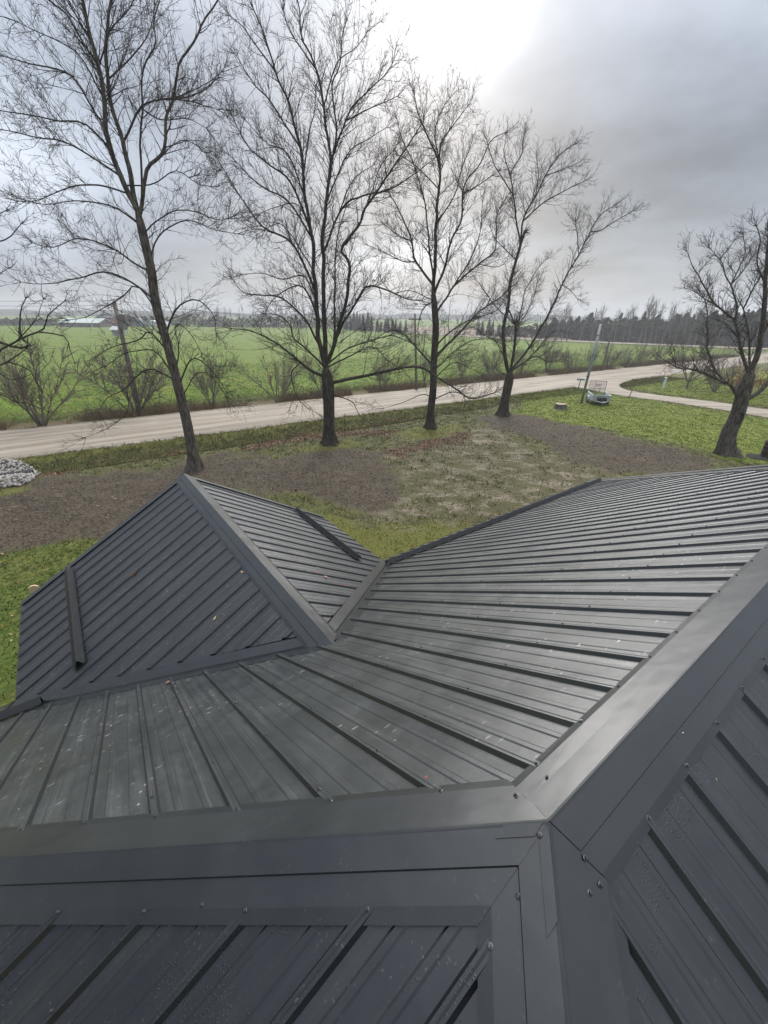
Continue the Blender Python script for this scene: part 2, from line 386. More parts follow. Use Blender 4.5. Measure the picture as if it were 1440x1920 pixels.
def road_mat(name, dirv):
    m = MatB(name); c = m.coord(); ang = math.atan2(dirv[1], dirv[0])
    al = m.mapping(c, (.10, 1.0, 1), (0, 0, 0))
    # rotate so that x runs along the road
    n = m.N.new('ShaderNodeVectorRotate'); n.rotation_type = 'Z_AXIS'; m.L.new(c, n.inputs[0]); n.inputs['Angle'].default_value = -ang
    st = m.mapping(n.outputs[0], (.05, 1.3, 1))
    tracks = m.noise(st, 1.0, 5, .6); fine = m.noise(c, 30, 5, .65); mid = m.noise(c, 2.2, 5, .6)
    col = m.mix(m.ramp(tracks, .40, .60), (.245, .205, .160), (.400, .345, .280))
    col = m.mix(m.ramp(mid, .45, .75, 0, .35), col, (.36, .325, .275))
    col = m.mix(m.ramp(m.noise(m.mapping(n.outputs[0], (.22, .8, 1)), 1.3, 6, .65), .54, .70, 0, .6), col, (.165, .142, .115))
    col = m.mix(m.ramp(fine, .40, .70, 0, .6), col, (.15, .13, .11))
    m.set('Base Color', col).set('Roughness', .85); m.b.inputs['Specular IOR Level'].default_value = .35
    m.bump(m.math('ADD', m.math('MULTIPLY', fine, .5), tracks), .5, .03)
    return m.m
def strip(name, La, Lb, mat, z0=.06, nacross=10, crown=.08):
    """a surface between two edge poly-lines of equal length"""
    La, Lb = np.asarray(La), np.asarray(Lb); k = len(La); V = []
    for j in range(nacross + 1):
        t = j / nacross; p = La * (1 - t) + Lb * t
        z = np.maximum(gz(p), -.02) * 0 + z0 + crown * (1 - (2 * t - 1) ** 2) - (.05 if j in (0, nacross) else 0)
        V.append(np.column_stack([p, np.broadcast_to(z, (k,))]))
    V = np.concatenate(V); i = np.arange(k * (nacross + 1)).reshape(nacross + 1, k)
    return link(name, mesh(name, V, np.stack([i[:-1, :-1], i[:-1, 1:], i[1:, 1:], i[1:, :-1]], -1).reshape(-1, 4), True), mat)
ts = np.concatenate([np.arange(-40, 120, .7), np.arange(120, 420, 8)])
ea = RN_A + ts[:, None] * RN_T; eb = RF_A + ts[:, None] * RF_T
jn = lambda t, s: .38 * fbm(t, t * 0 + s, .6, 4, s)
nrm_ = np.array([-RN_T[1], RN_T[0]])
ROADMAT = road_mat('gravel_road', RN_T)
tag(strip('gravel_road', ea - jn(ts, 3)[:, None] * nrm_, eb + jn(ts, 5)[:, None] * nrm_, ROADMAT), kind='structure')
def resample(pts, n):
    pts = np.asarray(pts, float); d = np.concatenate([[0], np.cumsum(np.linalg.norm(np.diff(pts, axis=0), axis=1))]); t = np.linspace(0, d[-1], n)
    return np.column_stack([np.interp(t, d, pts[:, i]) for i in range(pts.shape[1])])
def smooth_line(pts, n):
    """Catmull-Rom through pts, resampled to n points"""
    P = np.asarray(pts, float); P = np.vstack([2 * P[0] - P[1], P, 2 * P[-1] - P[-2]]); out = []
    for i in range(1, len(P) - 2):
        t = np.linspace(0, 1, 12, endpoint=False)[:, None]; p0, p1, p2, p3 = P[i - 1:i + 3]
        out.append(.5 * (2 * p1 + (p2 - p0) * t + (2 * p0 - 5 * p1 + 4 * p2 - p3) * t ** 2 + (3 * p1 - p0 - 3 * p2 + p3) * t ** 3))
    out.append(P[-2][None]); return resample(np.vstack(out), n)
dlo = smooth_line(poly_px([(1035, 722), (1078, 726), (1110, 732), (1160, 741), (1250, 753), (1350, 768), (1440, 783), (1600, 806)]), 90)
dhi = smooth_line(poly_px([(1205, 706), (1176, 715), (1160, 723), (1180, 733), (1260, 744), (1350, 755), (1440, 768), (1600, 788)]), 90)
jd = .10 * fbm(np.arange(90.), np.zeros(90), .5, 3, 9)[:, None]
tag(strip('driveway', dlo + jd, dhi - jd, road_mat('driveway_gravel', np.array([1., -.1])), z0=.065, crown=.03), kind='structure')
# far side road across the fields
fr = smooth_line(poly_px([(480, 607), (610, 613), (730, 622), (900, 632), (1100, 642), (1440, 656), (1700, 668)]), 80)
tn = np.gradient(fr, axis=0); tn /= np.linalg.norm(tn, axis=1, keepdims=True); nn = np.column_stack([-tn[:, 1], tn[:, 0]])
far_road = tag(strip('far_road', fr - 3.6 * nn, fr + 3.6 * nn, road_mat('far_road_gravel', np.array([1., 0.1])), z0=.25, crown=.15), kind='structure')
# stubble field beyond it
bf = poly_px([(640, 612), (860, 613.5), (1040, 617), (1230, 630), (1130, 641), (900, 630), (730, 620)])
m = MatB('stubble'); c = m.coord(); m.set('Base Color', m.mix(m.noise(c, .4, 5), (.15, .11, .07), (.26, .20, .135))).set('Roughness', 1.0)
tag(link('stubble_field', mesh('stubble_field', np.column_stack([bf, np.full(len(bf), .22)]), [list(range(len(bf)))]), m.m), kind='structure')
# low hill ridge far off
def hill(name, az0, az1, dist, h, mat, seed):
    az = np.radians(np.linspace(az0, az1, 90)); prof = h * (.75 + .5 * fbm(np.degrees(az), az * 0, .25, 4, seed)) * np.clip(np.sin(np.linspace(0, np.pi, 90)) * 3, 0, 1)
    V = []
    for k, (dd, hh) in enumerate(((0, 0), (40, .55), (110, 1.0), (260, .9), (420, 0))):
        V.append(np.column_stack([(dist + dd) * np.sin(az), (dist + dd) * np.cos(az), prof * hh - .3]))
    V = np.concatenate(V); i = np.arange(90 * 5).reshape(5, 90)
    return link(name, mesh(name, V, np.stack([i[:-1, :-1], i[:-1, 1:], i[1:, 1:], i[1:, :-1]], -1).reshape(-1, 4), True), mat)
m = MatB('far_woodland_hill'); m.set('Base Color', m.mix(m.noise(m.coord(), .08, 6, .7), (.022, .028, .024), (.055, .058, .045))).set('Roughness', 1.0); m.bump(m.noise(m.coord(), .12, 5), 1.0, 6)
tag(hill('hills', -62, 62, 720, 10, m.m, 4), kind='structure')
# ---------------------------------------------------------------- the house and its metal roof
T = 7 / 12; W = 6.17; LR = 6.5; AP = .61; W0 = 2.56; HW = 2.98; PB = 8.22; RS = .3048
Z0 = CAM_H - 1.4035 - .032; ZP = Z0 - T * W0
hu = np.array([math.sin(AZ), math.cos(AZ), 0]); hv = np.array([-math.cos(AZ), math.sin(AZ), 0])
HN = np.array([.5167, .7539, 0.])
house = tag(empty('house', tuple(HN), math.pi / 2 - AZ), 'house with dark charcoal ribbed metal hip roof and front gable', 'house')

def metal(name, base=(.0125, .0146, .0178), rough=.33, dirt=1.0, drops=0.0, fleck=1.0, fs=1.0, ax=1):
    m = MatB(name); c = m.coord()
    geo = m.N.new('ShaderNodeNewGeometry'); sz = m.N.new('ShaderNodeSeparateXYZ'); m.L.new(geo.outputs['True Normal'], sz.inputs[0]); flat = m.ramp(m.math('ABSOLUTE', sz.outputs[2]), .62, .82)   # dust kept to the flats; dark rib sides put shade into the colour
    big = m.noise(c, .9, 5, .6); fine = m.noise(c, 60, 3, .6)
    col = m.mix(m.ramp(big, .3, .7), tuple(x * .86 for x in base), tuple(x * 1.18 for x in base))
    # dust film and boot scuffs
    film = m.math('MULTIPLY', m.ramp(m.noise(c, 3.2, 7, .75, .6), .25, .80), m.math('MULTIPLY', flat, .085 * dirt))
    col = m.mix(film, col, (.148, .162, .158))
    pat = m.ramp(m.noise(c, 1.1, 5, .65, .4, ), .42, .60)
    sv = m.mapping(c, (1, .30, 1), (0, 0, .5)); v1 = m.voro(sv, 14 * fs); s1 = m.math('MAXIMUM', m.ramp(v1, .065, .12, 1, 0), m.ramp(m.voro(m.mapping(c, (.30, 1, 1), (0, 0, .3)), 24 * fs), .12, .20, 1, 0))
    pick = m.ramp(m.noise(c, 9, 3, .6), .46, .56)
    scr = m.noise(m.mapping(c, (3, 1, 1), (0, 0, .9)), 26, 4, .7, 1.6); lines = m.ramp(m.math('ABSOLUTE', m.math('SUBTRACT', scr, .5)), .004, .012, 1, 0)
    fl = m.math('MULTIPLY', pat, m.math('MAXIMUM', m.math('MULTIPLY', s1, pick), m.math('MULTIPLY', lines, .35)))
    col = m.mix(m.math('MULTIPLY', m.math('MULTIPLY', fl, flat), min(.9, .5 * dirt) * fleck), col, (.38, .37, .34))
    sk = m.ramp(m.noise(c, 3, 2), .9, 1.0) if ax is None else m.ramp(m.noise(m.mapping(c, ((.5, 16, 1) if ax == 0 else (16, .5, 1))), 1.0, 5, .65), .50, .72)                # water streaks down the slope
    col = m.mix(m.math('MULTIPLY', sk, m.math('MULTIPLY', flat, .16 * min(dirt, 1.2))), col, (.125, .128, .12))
    rgh = m.math('ADD', m.math('ADD', m.math('MULTIPLY', sk, .08), m.math('MULTIPLY_ADD', big, .14, rough - .08)), m.math('MULTIPLY', film, .8))
    h = m.math('MULTIPLY', fine, .10)
    if drops:
        dv = m.voro(c, 95); dp = m.math('MULTIPLY', m.ramp(dv, .18, .34, 1, 0), m.ramp(m.noise(c, 2.6, 4, .6), .52, .60))
        h = m.math('ADD', h, m.math('MULTIPLY', dp, 1.2 * drops)); rgh = m.math('SUBTRACT', rgh, m.math('MULTIPLY', dp, .28))
        col = m.mix(m.math('MULTIPLY', dp, .6), col, (.010, .011, .013))
    oil = m.noise(m.mapping(c, (1.3, 1.3, 1.3)), 1.4, 3, .5)                       # slight oil-canning of the sheet
    m.set('Base Color', col).set('Roughness', rgh); m.b.inputs['Specular IOR Level'].default_value = .95
    b1 = m.N.new('ShaderNodeBump'); b1.inputs['Strength'].default_value = .22; b1.inputs['Distance'].default_value = .05; m.L.new(oil, b1.inputs['Height'])
    b2 = m.N.new('ShaderNodeBump'); b2.inputs['Strength'].default_value = .35; b2.inputs['Distance'].default_value = .0022; m.L.new(h, b2.inputs['Height'])
    m.L.new(b1.outputs[0], b2.inputs['Normal']); m.L.new(b2.outputs[0], m.b.inputs['Normal'])
    return m.m
M_PANEL = metal('charcoal_metal_sheet', ax=0); M_PANELB = metal('shaded_metal_sheet_with_rain', (.0085, .0100, .0135), .32, .45, 1.0, .9, 2.6, 0); M_PANELA = metal('dusty_charcoal_metal_sheet', (.0160, .0186, .0200), .34, 1.9); M_PANELWET = metal('charcoal_metal_sheet_with_rain', dirt=.5, drops=1.0, fleck=.9, fs=2.6)  # slope shade put into colour: A's base lightened, B's darkened and bluer
M_CAP = metal('charcoal_metal_trim', (.0150, .0172, .0200), .30, .6, 0, .4, 2.4, None); M_SCREW = simple('screw_head', (.10, .105, .11), .28, .6, .8)
M_RUB = simple('snow_bar_metal', (.020, .022, .025), .42); M_WALL = simple('pale_siding', (.55, .54, .50), .7); M_SOF = simple('soffit', (.30, .31, .31), .6)
M_DECK = simple('roof_deck', (.03, .03, .03), .9)

class Plane:
    def __init__(s, f, smin, smax, wmin, wmax, knots, r0, mat):
        s.f, s.smin, s.smax, s.wmin, s.wmax, s.knots, s.r0, s.mat = f, smin, smax, wmin, wmax, knots, r0, mat
    def pt(s, a, w, h=0.0): x, y, z = s.f(a, w); return (x, y, z + h / math.cos(math.atan(T)))
VS = .075; VP_ = .135
def a_wmax(s):
    k = abs(s - AP)
    return min(W, W0 + k - VS * 1.414) if k < HW + .12 else W
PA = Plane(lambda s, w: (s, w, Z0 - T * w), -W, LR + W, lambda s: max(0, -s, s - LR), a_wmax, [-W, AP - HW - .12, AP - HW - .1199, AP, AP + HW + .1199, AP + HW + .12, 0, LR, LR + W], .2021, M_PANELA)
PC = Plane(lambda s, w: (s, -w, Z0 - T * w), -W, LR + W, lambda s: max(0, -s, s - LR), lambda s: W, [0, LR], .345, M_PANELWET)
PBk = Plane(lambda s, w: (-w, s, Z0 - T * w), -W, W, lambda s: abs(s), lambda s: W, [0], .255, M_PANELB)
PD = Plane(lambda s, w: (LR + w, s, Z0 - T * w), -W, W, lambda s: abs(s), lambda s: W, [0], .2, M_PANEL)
PL = Plane(lambda s, w: (AP - w, s, ZP - T * w), W0, PB, lambda s: 0, lambda s: min(HW, s - W0 - VP_ * 1.414), [W0 + HW + VP_ * 1.414], 3.02, M_PANEL)
PR = Plane(lambda s, w: (AP + w, s, ZP - T * w), W0, PB, lambda s: 0, lambda s: min(HW, s - W0 - VP_ * 1.414), [W0 + HW + VP_ * 1.414], 3.09, M_PANEL)
RIB = [(-.026, 0), (-.0145, .0200), (-.004, .0200), (0, .0182), (.004, .0200), (.0145, .0200), (.026, 0)]
MIN_ = [(.078, 0), (.086, .0036), (.107, .0036), (.115, 0), (.190, 0), (.198, .0036), (.219, .0036), (.227, 0)]
slopes = {}
for nm, P in (('A', PA), ('B', PBk), ('C', PC), ('D', PD), ('PL', PL), ('PR', PR)):
    # deck below the sheets
    ss = sorted(set([P.smin, P.smax] + [k for k in P.knots if P.smin < k < P.smax] + list(np.linspace(P.smin, P.smax, 40))))
    V = []; F = []
    for a in ss:
        lo, hi = P.wmin(a), max(P.wmin(a), P.wmax(a)); V += [P.pt(a, lo, -.015), P.pt(a, hi, -.015)]
    for i in range(len(ss) - 1): F.append((2 * i, 2 * i + 1, 2 * i + 3, 2 * i + 2))
    deck = link('roof_slope', mesh('roof_slope', V, F), M_DECK, house); slopes[nm] = deck
    k0 = int(math.floor((P.smin - P.r0) / RS)) - 3; k0 -= k0 % 3
    k = k0
    while P.r0 + k * RS < P.smax:
        cols = []
        for j in range(4):
            c0 = P.r0 + (k + j) * RS; up = .0016 if j == 3 else 0
            rib = RIB if 0 < j < 3 else (RIB[3:] if j == 0 else RIB)
            if j == 0: rib = RIB
            cols += [(c0 + o, h + (up + .0016 if j == 3 else 0)) for o, h in rib]
            if j < 3: cols += [(c0 + o, h) for o, h in MIN_]
        kn = [(q, None) for q in P.knots + [P.smin + 1e-4, P.smax - 1e-4] if cols[0][0] < q < cols[-1][0]]
        xs = [c[0] for c in cols]; hs = [c[1] for c in cols]
        allc = sorted(cols + [(q, float(np.interp(q, xs, hs))) for q, _ in kn])
        allc = [c for c in allc if P.smin <= c[0] <= P.smax and P.wmax(c[0]) - P.wmin(c[0]) > -.02]
        V = []; F = []
        rs = random.uniform(-.0008, .0008)
        for a, h in allc:
            lo = P.wmin(a); hi = max(lo + .001, P.wmax(a)); n = 2
            V += [P.pt(a, lo, h), P.pt(a, hi + (.02 if hi in (W, HW) else 0), h)]
        for i in range(len(allc) - 1):
            if allc[i + 1][0] - allc[i][0] < .2: F.append((2 * i, 2 * i + 1, 2 * i + 3, 2 * i + 2))
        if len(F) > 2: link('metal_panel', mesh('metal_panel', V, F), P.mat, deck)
        k += 3

# caps: strips on both slopes beside every ridge or hip, mitred where they meet
CAPP = [(0, .0385), (.008, .0375), (.092, .0355), (.0923, .0252), (.168, .0244), (.206, .0190)]
q2 = math.sqrt(2)
CAPR = CAPP[:4] + [(.156, .0245), (.184, .0195)]
def cap(name, flanks, parent=house, label=None):
    """flanks: (plane, start(d), end(d)) giving (s,w) of the strip's ends at offset d"""
    V = []; F = []; prof = CAPR if name == 'ridge_cap' else CAPP
    for P, st, en, flip in flanks:
        b = len(V); n = 14
        for d, h in prof:
            p, q = np.array(st(d)), np.array(en(d))
            for i in range(n + 1): a, w = p + (q - p) * i / n; V.append(P.pt(a, w, h + random.uniform(-.0006, .0006) * (d > 0)))
        for r in range(len(CAPP) - 1):
            for i in range(n):
                f = (b + r * (n + 1) + i, b + r * (n + 1) + i + 1, b + (r + 1) * (n + 1) + i + 1, b + (r + 1) * (n + 1) + i); F.append(f[::-1] if flip else f)
    me = mesh(name, V, F); o = link(name, me, M_CAP, parent)
    return o
k4 = q2 - 1
EA = W + .03
ridge_o = cap('ridge_cap', [(PA, lambda d: (k4 * d, d), lambda d: (LR - k4 * d, d), 0), (PC, lambda d: (k4 * d, d), lambda d: (LR - k4 * d, d), 1)])
lhip = cap('hip_cap', [(PA, lambda d: (k4 * d, d), lambda d: (-EA + q2 * d, EA), 1), (PBk, lambda d: (0, q2 * d), lambda d: (EA - q2 * d, EA), 0)])
bhip = cap('hip_cap', [(PBk, lambda d: (0, q2 * d), lambda d: (-EA + q2 * d, EA), 1), (PC, lambda d: (k4 * d, d), lambda d: (-EA + q2 * d, EA), 0)])
bhip.location.z = -.0035; lhip.location.z = -.0012
rhip = cap('hip_cap', [(PA, lambda d: (LR - k4 * d, d), lambda d: (LR + EA - q2 * d, EA), 0), (PD, lambda d: (0, q2 * d), lambda d: (EA - q2 * d, EA), 1)])
fhip = cap('hip_cap', [(PC, lambda d: (LR - k4 * d, d), lambda d: (LR + EA - q2 * d, EA), 1), (PD, lambda d: (0, q2 * d), lambda d: (-EA + q2 * d, EA), 0)])
SEAM = 6.45
pr1 = cap('ridge_cap', [(PL, lambda d: (W0 + d - .10, d), lambda d: (SEAM, d), 1), (PR, lambda d: (W0 + d - .10, d), lambda d: (SEAM, d), 0)])
pr2 = cap('ridge_cap', [(PL, lambda d: (SEAM + .002, d), lambda d: (PB + .05, d), 1), (PR, lambda d: (SEAM + .002, d), lambda d: (PB + .05, d), 0)])
pr2.location.z = .003
# lap flashing where the three caps meet
def patch(name, P, pts, h, parent):
    V = [P.pt(a, w, hh + h) for a, w, hh in pts]; n = len(V); V += [(x, y, z - .003) for x, y, z in V]
    F = [tuple(range(n)), tuple(range(2 * n - 1, n - 1, -1))] + [(i, i + n, (i + 1) % n + n, (i + 1) % n) for i in range(n)]
    return link(name, mesh(name, V, F), M_CAP, parent)
def hB(s, w, sg):                                             # (s,w) on slope B at distance d from a hip and l along it
    return s, w
def onB(l, d, side):
    """along the hip l from the node, offset d into slope B; side +1 = left hip, -1 = rear hip"""
    s = side * (l - d) / q2; w = (l + d) / q2
    return (s, w, .0405 - .0038 * d / .092)
patch('lap_flashing', PBk, [onB(.02, .004, 1), onB(.13, .004, 1), onB(.155, .034, 1), onB(.045, .034, 1)], .002, lhip)
patch('lap_flashing', PBk, [onB(.02, .004, -1), onB(.045, .034, -1), onB(.235, .034, -1), onB(.205, .004, -1)], .002, bhip)

# valleys: flashing with a raised centre rib on both sides of the gable
def valley(P, side):
    VD = .17; V = []; F = []
    prof = [(-VD, .004), (-.016, .004), (0, .024), (.016, .004), (VD, .004)]      # negative = main slope, positive = gable slope
    e0, e1 = .02, HW + .10
    for l in (e0, e1):
        for d, h in prof:
            if d <= 0: s = AP + side * (l - d / q2 * 0 + abs(d) * q2 * .5); w = W0 + l - abs(d) * q2 * .5; V.append(PA.pt(s, w, h))
            else: b = W0 + l + d * q2 * .5; w = l - d * q2 * .5; V.append(P.pt(b, max(w, -.02), h))
    n = len(prof)
    for i in range(n - 1): f = (i, i + 1, n + i + 1, n + i); F.append(f if side > 0 else f[::-1])
    return link('valley_flashing', mesh('valley_flashing', V, F), M_CAP, house)
valley(PL, -1); valley(PR, 1)
# gable rake trim, eave trim, fascia
for P, sg in ((PL, 1), (PR, -1)):
    V = []; F = []
    for w in np.linspace(.06, HW + .03, 12):
        for s, h in ((PB - .085, .024), (PB - .08, .030), (PB + .035, .031), (PB + .04, -.16)): V.append(P.pt(s, w, h))
    for i in range(11):
        for j in range(3): f = (4 * i + j, 4 * i + j + 1, 4 * i + j + 5, 4 * i + j + 4); F.append(f)
    link('rake_trim', mesh('rake_trim', V, F), M_CAP, house)
def eave(P, s0, s1, w):
    V = []
    for s in (s0, s1): V += [P.pt(s, w - .03, -.003), P.pt(s, w + .035, -.003), (*P.pt(s, w + .037, 0)[:2], P.pt(s, w, 0)[2] - .17), (*P.pt(s, w - .35, 0)[:2], P.pt(s, w, 0)[2] - .17)]
    link('fascia', mesh('fascia', V, [(i, i + 1, i + 5, i + 4) for i in range(3)]), M_CAP, house)
eave(PA, AP + HW + .02, LR + W, W); eave(PA, -W, AP - HW - .02, W); eave(PC, -W, LR + W, W); eave(PBk, -W, W, W); eave(PD, -W, W, W); eave(PL, W0 + HW + .1, PB, HW); eave(PR, W0 + HW + .1, PB, HW)
# walls under the roof
wb = MB(); o = .55; zt = Z0 - T * W - .12
def walls():
    loop = [(-W + o, -W + o), (LR + W - o, -W + o), (LR + W - o, W - o), (AP + HW - o, W - o), (AP + HW - o, PB - o), (AP - HW + o, PB - o), (AP - HW + o, W - o), (-W + o, W - o)]
    n = len(loop); V = [(x, y, -.1) for x, y in loop] + [(x, y, zt) for x, y in loop]
    F = [(i, (i + 1) % n, n + (i + 1) % n, n + i) for i in range(n)]
    g = len(V); V += [(AP - HW + o, PB - o, zt), (AP + HW - o, PB - o, zt), (AP, PB - o, ZP - .12)]; F.append((g, g + 1, g + 2))
    link('wall', mesh('wall', V, F), M_WALL, house)
walls()
def window(x, y, rz, w, h, z):
    wn = link('window', MB().box(-w / 2, w / 2, -.03, .05, z, z + h).V and mesh('window', *(lambda b: (b.V, b.F))(MB().box(-w / 2, w / 2, -.03, .05, z, z + h))), simple('window_frame', (.7, .7, .7), .5), house)
    wn.location = (x, y, 0); wn.rotation_euler = (0, 0, rz)
    pn = link('pane', mesh('pane', *(lambda b: (b.V, b.F))(MB().box(-w / 2 + .06, w / 2 - .06, -.045, .04, z + .06, z + h - .06))), simple('window_glass', (.02, .025, .03), .05), wn)
for x in (5.2, 8.0, 10.6): window(x, W - o, math.pi, 1.2, 1.3, .95)
window(AP, PB - o, math.pi, 1.6, 1.4, .8)

# snow bars
BARP = [(-.085, .024), (-.058, .027), (-.008, .112), (.008, .112), (.062, .032), (.075, .026)]
def bar(P, w, s0, s1, label):
    n = max(2, int(abs(s1 - s0) / 1.2)); V = []; F = []
    for i in range(n + 1):
        s = s0 + (s1 - s0) * i / n
        for d, h in BARP: V.append(P.pt(s, w + d, h + .001))
    k = len(BARP)
    for i in range(n):
        for j in range(k - 1): F.append((i * k + j, i * k + j + 1, (i + 1) * k + j + 1, (i + 1) * k + j))
    o = link('snow_guard', mesh('snow_guard', V, F), M_RUB, house); return o
bars = [bar(PL, AP + 1.60, 5.28, 8.06, ''), bar(PR, 2.8 - AP, 5.34, 7.98, ''), bar(PA, 5.40, 3.48, 7.55, ''), bar(PA, 5.405, 7.57, LR + 5.40 - .26, ''), bar(PA, 5.22, -2.05, -4.6, '')]

# screws: hexagon heads on washers
sb = MB().lathe([(.0088, 0), (.0088, .0025), (.0062, .0035)], 10).lathe([(.0054, .0035), (.0054, .0085), (.0042, .0098)], 6)
SCR_ME = mesh('screw', sb.V, sb.F); SCR_ME.materials.append(M_SCREW)
spots = []                                                    # (plane, s, w, h, parent)
def ribs(P):
    k = int((P.smin - P.r0) / RS) - 2
    while P.r0 + k * RS < P.smax:
        if P.r0 + k * RS > P.smin: yield P.r0 + k * RS
        k += 1
for nm, P in (('A', PA), ('C', PC), ('B', PBk), ('PL', PL), ('PR', PR)):
    main = nm in 'ABC'
    for s in ribs(P):
        lo, hi = P.wmin(s), P.wmax(s)
        rows = np.arange(.75, W, .705) if main else (np.arange(.62, HW, .61))
        for w in rows:
            w = w + random.uniform(-.012, .012)
            if lo + .35 < w < hi - .1: spots.append((P, s + random.uniform(-.003, .003), w, .0202, slopes[nm]))
        if hi - lo > .5 and hi not in (W, HW): spots.append((P, s, hi - .035, .0202, slopes[nm]))
        # through the caps
        if main:
            dd = .174
            if lo < 1e-6: spots.append((P, s, dd - .008, .0228, ridge_o))
            elif nm == 'A' and s < -.05 + 0: spots.append((P, s, lo + dd * q2, .0240, lhip))
            elif nm == 'A' and s > LR: spots.append((P, s, lo + dd * q2, .0240, rhip))
            elif nm == 'B': spots.append((P, s, lo + dd * q2, .0240, lhip if s > 0 else bhip))
            elif nm == 'C' and s < -.05: spots.append((P, s, lo + dd * q2, .0240, bhip))
        else: spots.append((P, s, .174, .0237, pr1 if s < SEAM else pr2))
# extra screws at the mitre
for P, s, w, h, par in ((PA, .035, .135, .0250, ridge_o), (PA, .16, .100, .0254, ridge_o), (PBk, .0, .045, .0405, lhip), (PBk, -.04, .175, .0252, lhip), (PC, .045, .108, .0252, ridge_o), (PC, -.005, .158, .0243, bhip), (PBk, .70, .925, .0243, lhip)):
    spots.append((P, s, w, h, par))
HM = Matrix.Translation(Vector(HN)) @ Matrix.Rotation(math.pi / 2 - AZ, 4, 'Z')
def vis(P, s, w):
    p = HM @ Vector(P.pt(s, w, .03)) - Vector((0, 0, CAM_H)); d = p.dot(Vector(CF))
    if d < .05: return None
    x = 720 + F_PX * p.dot(Vector(CR)) / d; y = 960 - F_PX * p.dot(Vector(CU)) / d
    return d if -30 < x < 1470 and 0 < y < 1950 else None
ranked = sorted([(vis(P, s, w), i) for i, (P, s, w, h, par) in enumerate(spots) if vis(P, s, w) is not None])
near_i = {i for _, i in ranked[:295]}; keep = {i for _, i in ranked}
th = math.atan(T); restV = []; restF = []
for i, (P, s, w, h, par) in enumerate(spots):
    if i not in keep: continue
    p0 = Vector(P.pt(s, w, h)); n = (Vector(P.pt(s + .01, w)) - Vector(P.pt(s, w))).cross(Vector(P.pt(s, w + .01)) - Vector(P.pt(s, w))); n.normalize()
    if n.z < 0: n = -n
    n = (n + Vector((random.gauss(0, .07), random.gauss(0, .07), 0))).normalized()
    mt = Matrix.Translation(p0 - n * .001) @ n.to_track_quat('Z', 'Y').to_matrix().to_4x4() @ Matrix.Rotation(random.random() * 6, 4, 'Z')
    if i in near_i:
        ob = link('screw', SCR_ME, None, par); ob.matrix_local = mt
    else:
        b = len(restV); restV += [tuple(mt @ Vector(v)) for v in sb.V]; restF += [tuple(b + q for q in f) for f in sb.F]
if restF:
    tag(link('screws', mesh('screws', restV, restF), M_SCREW, house), kind='stuff')
# ---------------------------------------------------------------- bare trees
def bark(name, dark, light, s=5.0):
    m = MatB(name); c = m.coord(); v = m.mapping(c, (s * 2.2, s * 2.2, s * .42))
    n = m.noise(v, 1.0, 6, .65, .5); n2 = m.noise(c, 1.3, 4, .6); vo = m.voro(m.mapping(c, (s * 3, s * 3, s * .5)), 1.0)
    col = m.mix(m.ramp(n, .32, .68), dark, light); col = m.mix(m.ramp(n2, .55, .75, 0, .5), col, (light[0] * .9, light[1] * 1.02, light[2] * .8))
    m.set('Base Color', col).set('Roughness', .95); m.b.inputs['Specular IOR Level'].default_value = .2
    m.bump(m.math('ADD', n, m.math('MULTIPLY', vo, .6)), 1.0, .06); return m.m
M_BARK = bark('furrowed_bark', (.018, .015, .012), (.110, .094, .076)); M_LIMB = bark('branch_bark', (.022, .019, .017), (.070, .061, .052), 7)
M_TWIG = simple('twig_bark', (.095, .080, .075), .9, .2); M_SHRUB = simple('shrub_twig', (.150, .125, .105), .9, .2); M_OLDBARK = bark('weathered_bark', (.028, .024, .020), (.185, .162, .138), 6)

def grow(S, D, Ln, R, steps, wander, trop, r, seg_noise=1.0):
    """poly-lines growing from S along D; returns points (n,steps+1,3), radii"""
    n = len(S); P = np.empty((n, steps + 1, 3)); P[:, 0] = S; d = D.copy(); st = (Ln / steps)[:, None]
    for i in range(steps):
        d = d + r.normal(0, wander, (n, 3)); d[:, 2] += trop; d /= np.linalg.norm(d, axis=1, keepdims=True)
        P[:, i + 1] = P[:, i] + d * st
    t = np.linspace(0, 1, steps + 1); RR = R[:, None] * (1 - .82 * t[None] ** .8)
    return P, RR
def spawn(P, R, spacing, r, t0=.15, t1=1.0, ang=(30, 62), up=.15, out=None, outk=0.0, ratio=.55):
    """children start points, directions, parent radii, fraction along the parent, parent length"""
    n, k, _ = P.shape
    seg = np.linalg.norm(np.diff(P, axis=1), axis=2); Ln = seg.sum(1)
    cnt = np.maximum(1, r.poisson(np.maximum(Ln * (t1 - t0) / spacing, .01)))
    pid = np.repeat(np.arange(n), cnt); m = len(pid)
    t = t0 + (t1 - t0) * r.random(m) ** .85
    f = t * (k - 1); i = np.minimum(f.astype(int), k - 2); u = (f - i)[:, None]
    S = P[pid, i] * (1 - u) + P[pid, i + 1] * u; tan = P[pid, i + 1] - P[pid, i]; tan /= np.linalg.norm(tan, axis=1, keepdims=True) + 1e-9
    q = r.normal(size=(m, 3)); q -= (q * tan).sum(1, keepdims=True) * tan
    if out is not None:
        o = S - out; o[:, 2] *= .15; o /= np.linalg.norm(o, axis=1, keepdims=True) + 1e-6; o -= (o * tan).sum(1, keepdims=True) * tan; q = q / (np.linalg.norm(q, axis=1, keepdims=True) + 1e-9) + outk * o
    q /= np.linalg.norm(q, axis=1, keepdims=True) + 1e-9
    a = np.radians(r.uniform(ang[0], ang[1], m))[:, None]
    D = tan * np.cos(a) + q * np.sin(a); D[:, 2] += up; D /= np.linalg.norm(D, axis=1, keepdims=True)
    pr = R[pid, i] * (1 - u[:, 0]) + R[pid, i + 1] * u[:, 0]
    return S, D, pr, t, Ln[pid]

